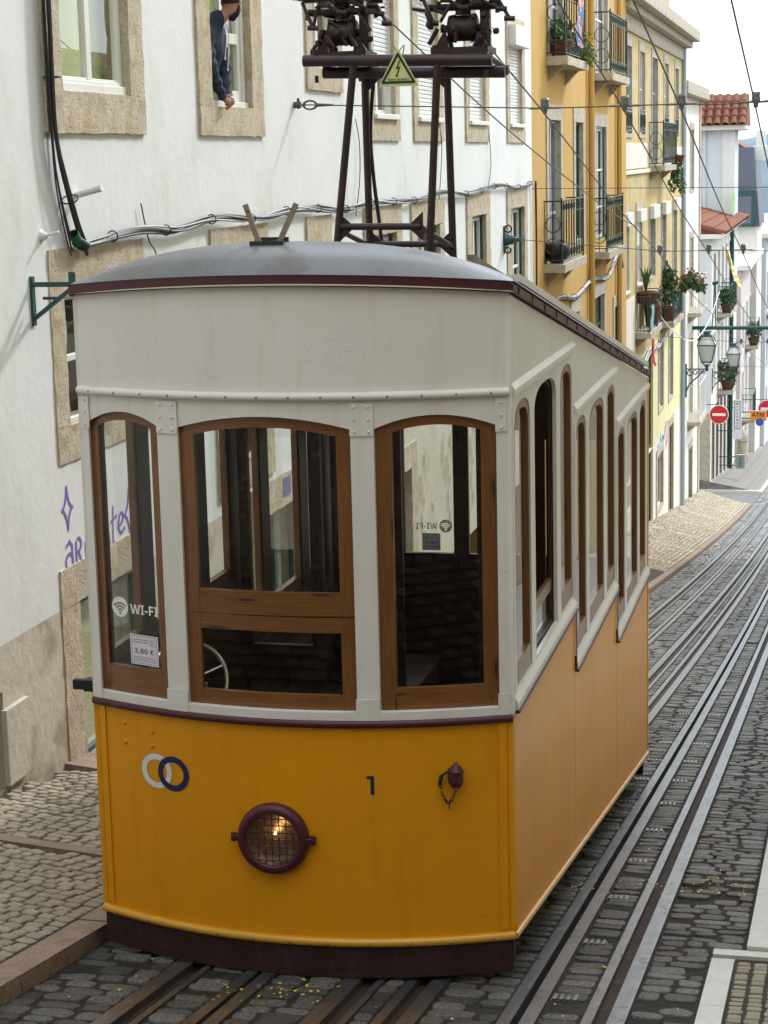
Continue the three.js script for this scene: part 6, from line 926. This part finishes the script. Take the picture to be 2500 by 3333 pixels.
{
  const man = thing('person', 'bearded person in a navy hooded top leaning out of a window with hands clasped', 'person', [-6.02, -0.40, -17.83]);
  const skin = mat([0.46, 0.24, 0.165], { roughness: 0.55 }), navy = mat([0.022, 0.030, 0.055], { roughness: 0.9, bumpMap: rep(T.rockB, 0.2), bumpScale: 0.004 }), beard = mat([0.028, 0.016, 0.011], { roughness: 0.9 });
  // own axes: +x out of the window, -z down the street; the face is turned down the street
  const shR = V(0.20, 1.58, 0.24), elR = V(0.26, 1.27, 0.27), wrR = V(0.33, 1.02, 0.175), shL = V(0.20, 1.60, -0.14), elL = V(0.27, 1.28, -0.13), wrL = V(0.33, 1.03, 0.03), chest = V(0.12, 1.46, 0.05), belly = V(0.0, 1.05, 0.05), hip = V(-0.08, 0.80, 0.05), neck = V(0.27, 1.74, 0.03), hd = V(0.39, 1.88, -0.03);
  const fold = (p) => 0.006 * Math.sin(p.y * 70 + p.z * 25) + 0.004 * Math.sin(p.y * 38 - p.x * 60);
  blob([0.1, 1.26, 0.05], 0.66, 84, (p) => {
    let d = capsule(p, hip, belly, 0.16, 0.155); d = smin(d, capsule(p, belly, chest, 0.175, 0.195), 0.08); d = smin(d, capsule(p, shR, shL, 0.085, 0.085), 0.08); d = smin(d, capsule(p, chest, neck, 0.11, 0.075), 0.06);
    for (const [s, e, w] of [[shR, elR, wrR], [shL, elL, wrL]]) { let a = capsule(p, s, e, 0.080, 0.062); a = smin(a, capsule(p, e, w, 0.060, 0.044), 0.03); d = smin(d, a + fold(p), 0.035); }
    d = smin(d, Math.max(capsule(p, V(0.16, 1.72, 0.1), V(0.14, 1.72, -0.06), 0.085, 0.085), -(p.y - 1.62)), 0.04); return d;
  }, navy, 'hooded_top', man);
  const face = V(-0.1, -0.30, -1).normalize(), side = V(0, 1, 0).cross(face).normalize(), upv = face.clone().cross(side).normalize(), H = (f, u, s) => hd.clone().addScaledVector(face, f).addScaledVector(upv, u).addScaledVector(side, s);
  const loc = V(0, 0, 0), O0 = V(0, 0, 0); const HS = 1.13; const toHead = (p) => { loc.copy(p).sub(hd).multiplyScalar(1 / HS); return { x: loc.dot(side), y: loc.dot(upv), z: loc.dot(face) }; };
  const headSdf = (p) => { const q = toHead(p), Q = V(q.x, q.y, q.z); let d = ell(Q, V(0, 0.025, -0.01), V(0.074, 0.10, 0.095)); d = smin(d, ell(Q, V(0, -0.055, 0.025), V(0.058, 0.065, 0.065)), 0.03); d = smin(d, capsule(Q, V(0, -0.095, 0.062), V(0, -0.06, 0.05), 0.022, 0.03), 0.02); d = smin(d, capsule(Q, V(0, 0.02, 0.088), V(0, -0.022, 0.112), 0.010, 0.016), 0.012); d = smin(d, capsule(Q, V(-0.03, 0.032, 0.080), V(0.03, 0.032, 0.080), 0.013, 0.013), 0.012); d = smin(d, capsule(Q, V(-0.02, -0.058, 0.086), V(0.02, -0.058, 0.086), 0.009, 0.009), 0.008); for (const s of [-1, 1]) { d = smin(d, ell(Q, V(s * 0.076, 0.0, -0.012), V(0.012, 0.032, 0.018)), 0.008); d = Math.max(d, -(ell(Q, V(s * 0.030, 0.012, 0.093), V(0.014, 0.009, 0.014)))); } return smin(d, capsule(p, neck.clone().add(V(-0.02, -0.06, 0)), hd.clone().addScaledVector(upv, -0.05), 0.055, 0.05), 0.03); };
  // clasped hands: two palms, five fingers each, curled round one another
  const handSdf = (p) => {
    let d = 1; for (const [w, k, dz] of [[wrR, 0, -1], [wrL, 1, 1]]) { const palm0 = w.clone().add(V(0.01, -0.015, 0)), palm1 = V(0.375, 0.962 + k * 0.012, 0.105 + (k ? -0.028 : 0.03)); d = smin(d, capsule(p, palm0, palm1, 0.027, 0.030), 0.012);
      for (let f = 0; f < 4; f++) { const b = palm1.clone().add(V(0.014 - f * 0.014 + k * 0.006, 0.018 - f * 0.014, dz * 0.016)), kn = b.clone().add(V(0.028 - f * 0.003, -0.006, dz * 0.026)), tip = kn.clone().add(V(-0.006, -0.026, dz * 0.016)), e2 = tip.clone().add(V(-0.018, -0.010, -dz * 0.004)); let q = capsule(p, b, kn, 0.0105, 0.0098); q = Math.min(q, capsule(p, kn, tip, 0.0098, 0.009)); q = Math.min(q, capsule(p, tip, e2, 0.009, 0.008)); d = smin(d, q, 0.005); }
      const tb = palm0.clone().lerp(palm1, 0.35).add(V(0.006, 0.018, dz * 0.004)), t1 = tb.clone().add(V(0.026, 0.016, dz * 0.02)), t2 = t1.clone().add(V(0.022, -0.006, dz * 0.018)); d = smin(d, Math.min(capsule(p, tb, t1, 0.013, 0.011), capsule(p, t1, t2, 0.011, 0.009)), 0.006); }
    return d;
  };
  const g1 = blob([hd.x, hd.y - 0.03, hd.z], 0.21, 64, headSdf), g2 = blob([0.36, 0.97, 0.105], 0.14, 68, handSdf);
  part('body', join([g1, g2]), skin, man);
  blob([hd.x, hd.y - 0.03, hd.z], 0.21, 64, (p) => { const q = toHead(p), Q = V(q.x, q.y, q.z); let d = smin(ell(Q, V(0, -0.052, 0.012), V(0.077, 0.082, 0.080)), capsule(Q, V(0, -0.11, 0.06), V(0, -0.08, 0.05), 0.028, 0.03), 0.03); d = Math.max(d, Q.y - 0.012 + Math.max(0, Q.z - 0.02) * 0.75, -Q.z - 0.02, -(ell(Q, V(0, -0.056, 0.098), V(0.024, 0.010, 0.03)))); d += 0.003 * Math.sin(Q.x * 300) * Math.sin(Q.y * 260); return d; }, beard, 'beard', man);
  blob([hd.x, hd.y, hd.z], 0.21, 64, (p) => { const q = toHead(p), Q = V(q.x, q.y, q.z); let d = ell(Q, V(0, 0.036, -0.016), V(0.083, 0.102, 0.102)); d = Math.max(d, Q.z * 1.3 - Q.y + 0.012 + (Q.y < 0 ? -Q.y * 1.2 : 0)); return d + 0.003 * Math.sin(Q.x * 240) * Math.sin(Q.z * 230); }, beard, 'hair', man);
  part('eyes', [-1, 1].map((s) => { const c = H(0.080 * HS, 0.012 * HS, s * 0.030 * HS); return uvm(new THREE.SphereGeometry(0.011, 10, 8).translate(c.x, c.y, c.z)); }), mat([0.10, 0.08, 0.07], { roughness: 0.2 }), man);
  for (const [z0, l] of [[0.02, 0.30], [-0.05, 0.40]]) part('drawstring', [uvm(tube([[0.33, 1.68, z0], [0.345, 1.55, z0 - 0.005], [0.325, 1.68 - l, z0]], 0.006, 16, 5)), rod([0.325, 1.68 - l - 0.025, z0], [0.325, 1.68 - l, z0], 0.008, 6)], M.signWhite, man);
}

scene.traverse((o) => { if (o.isMesh) { o.castShadow = true; o.receiveShadow = true; } });
renderer.render(scene, camera);
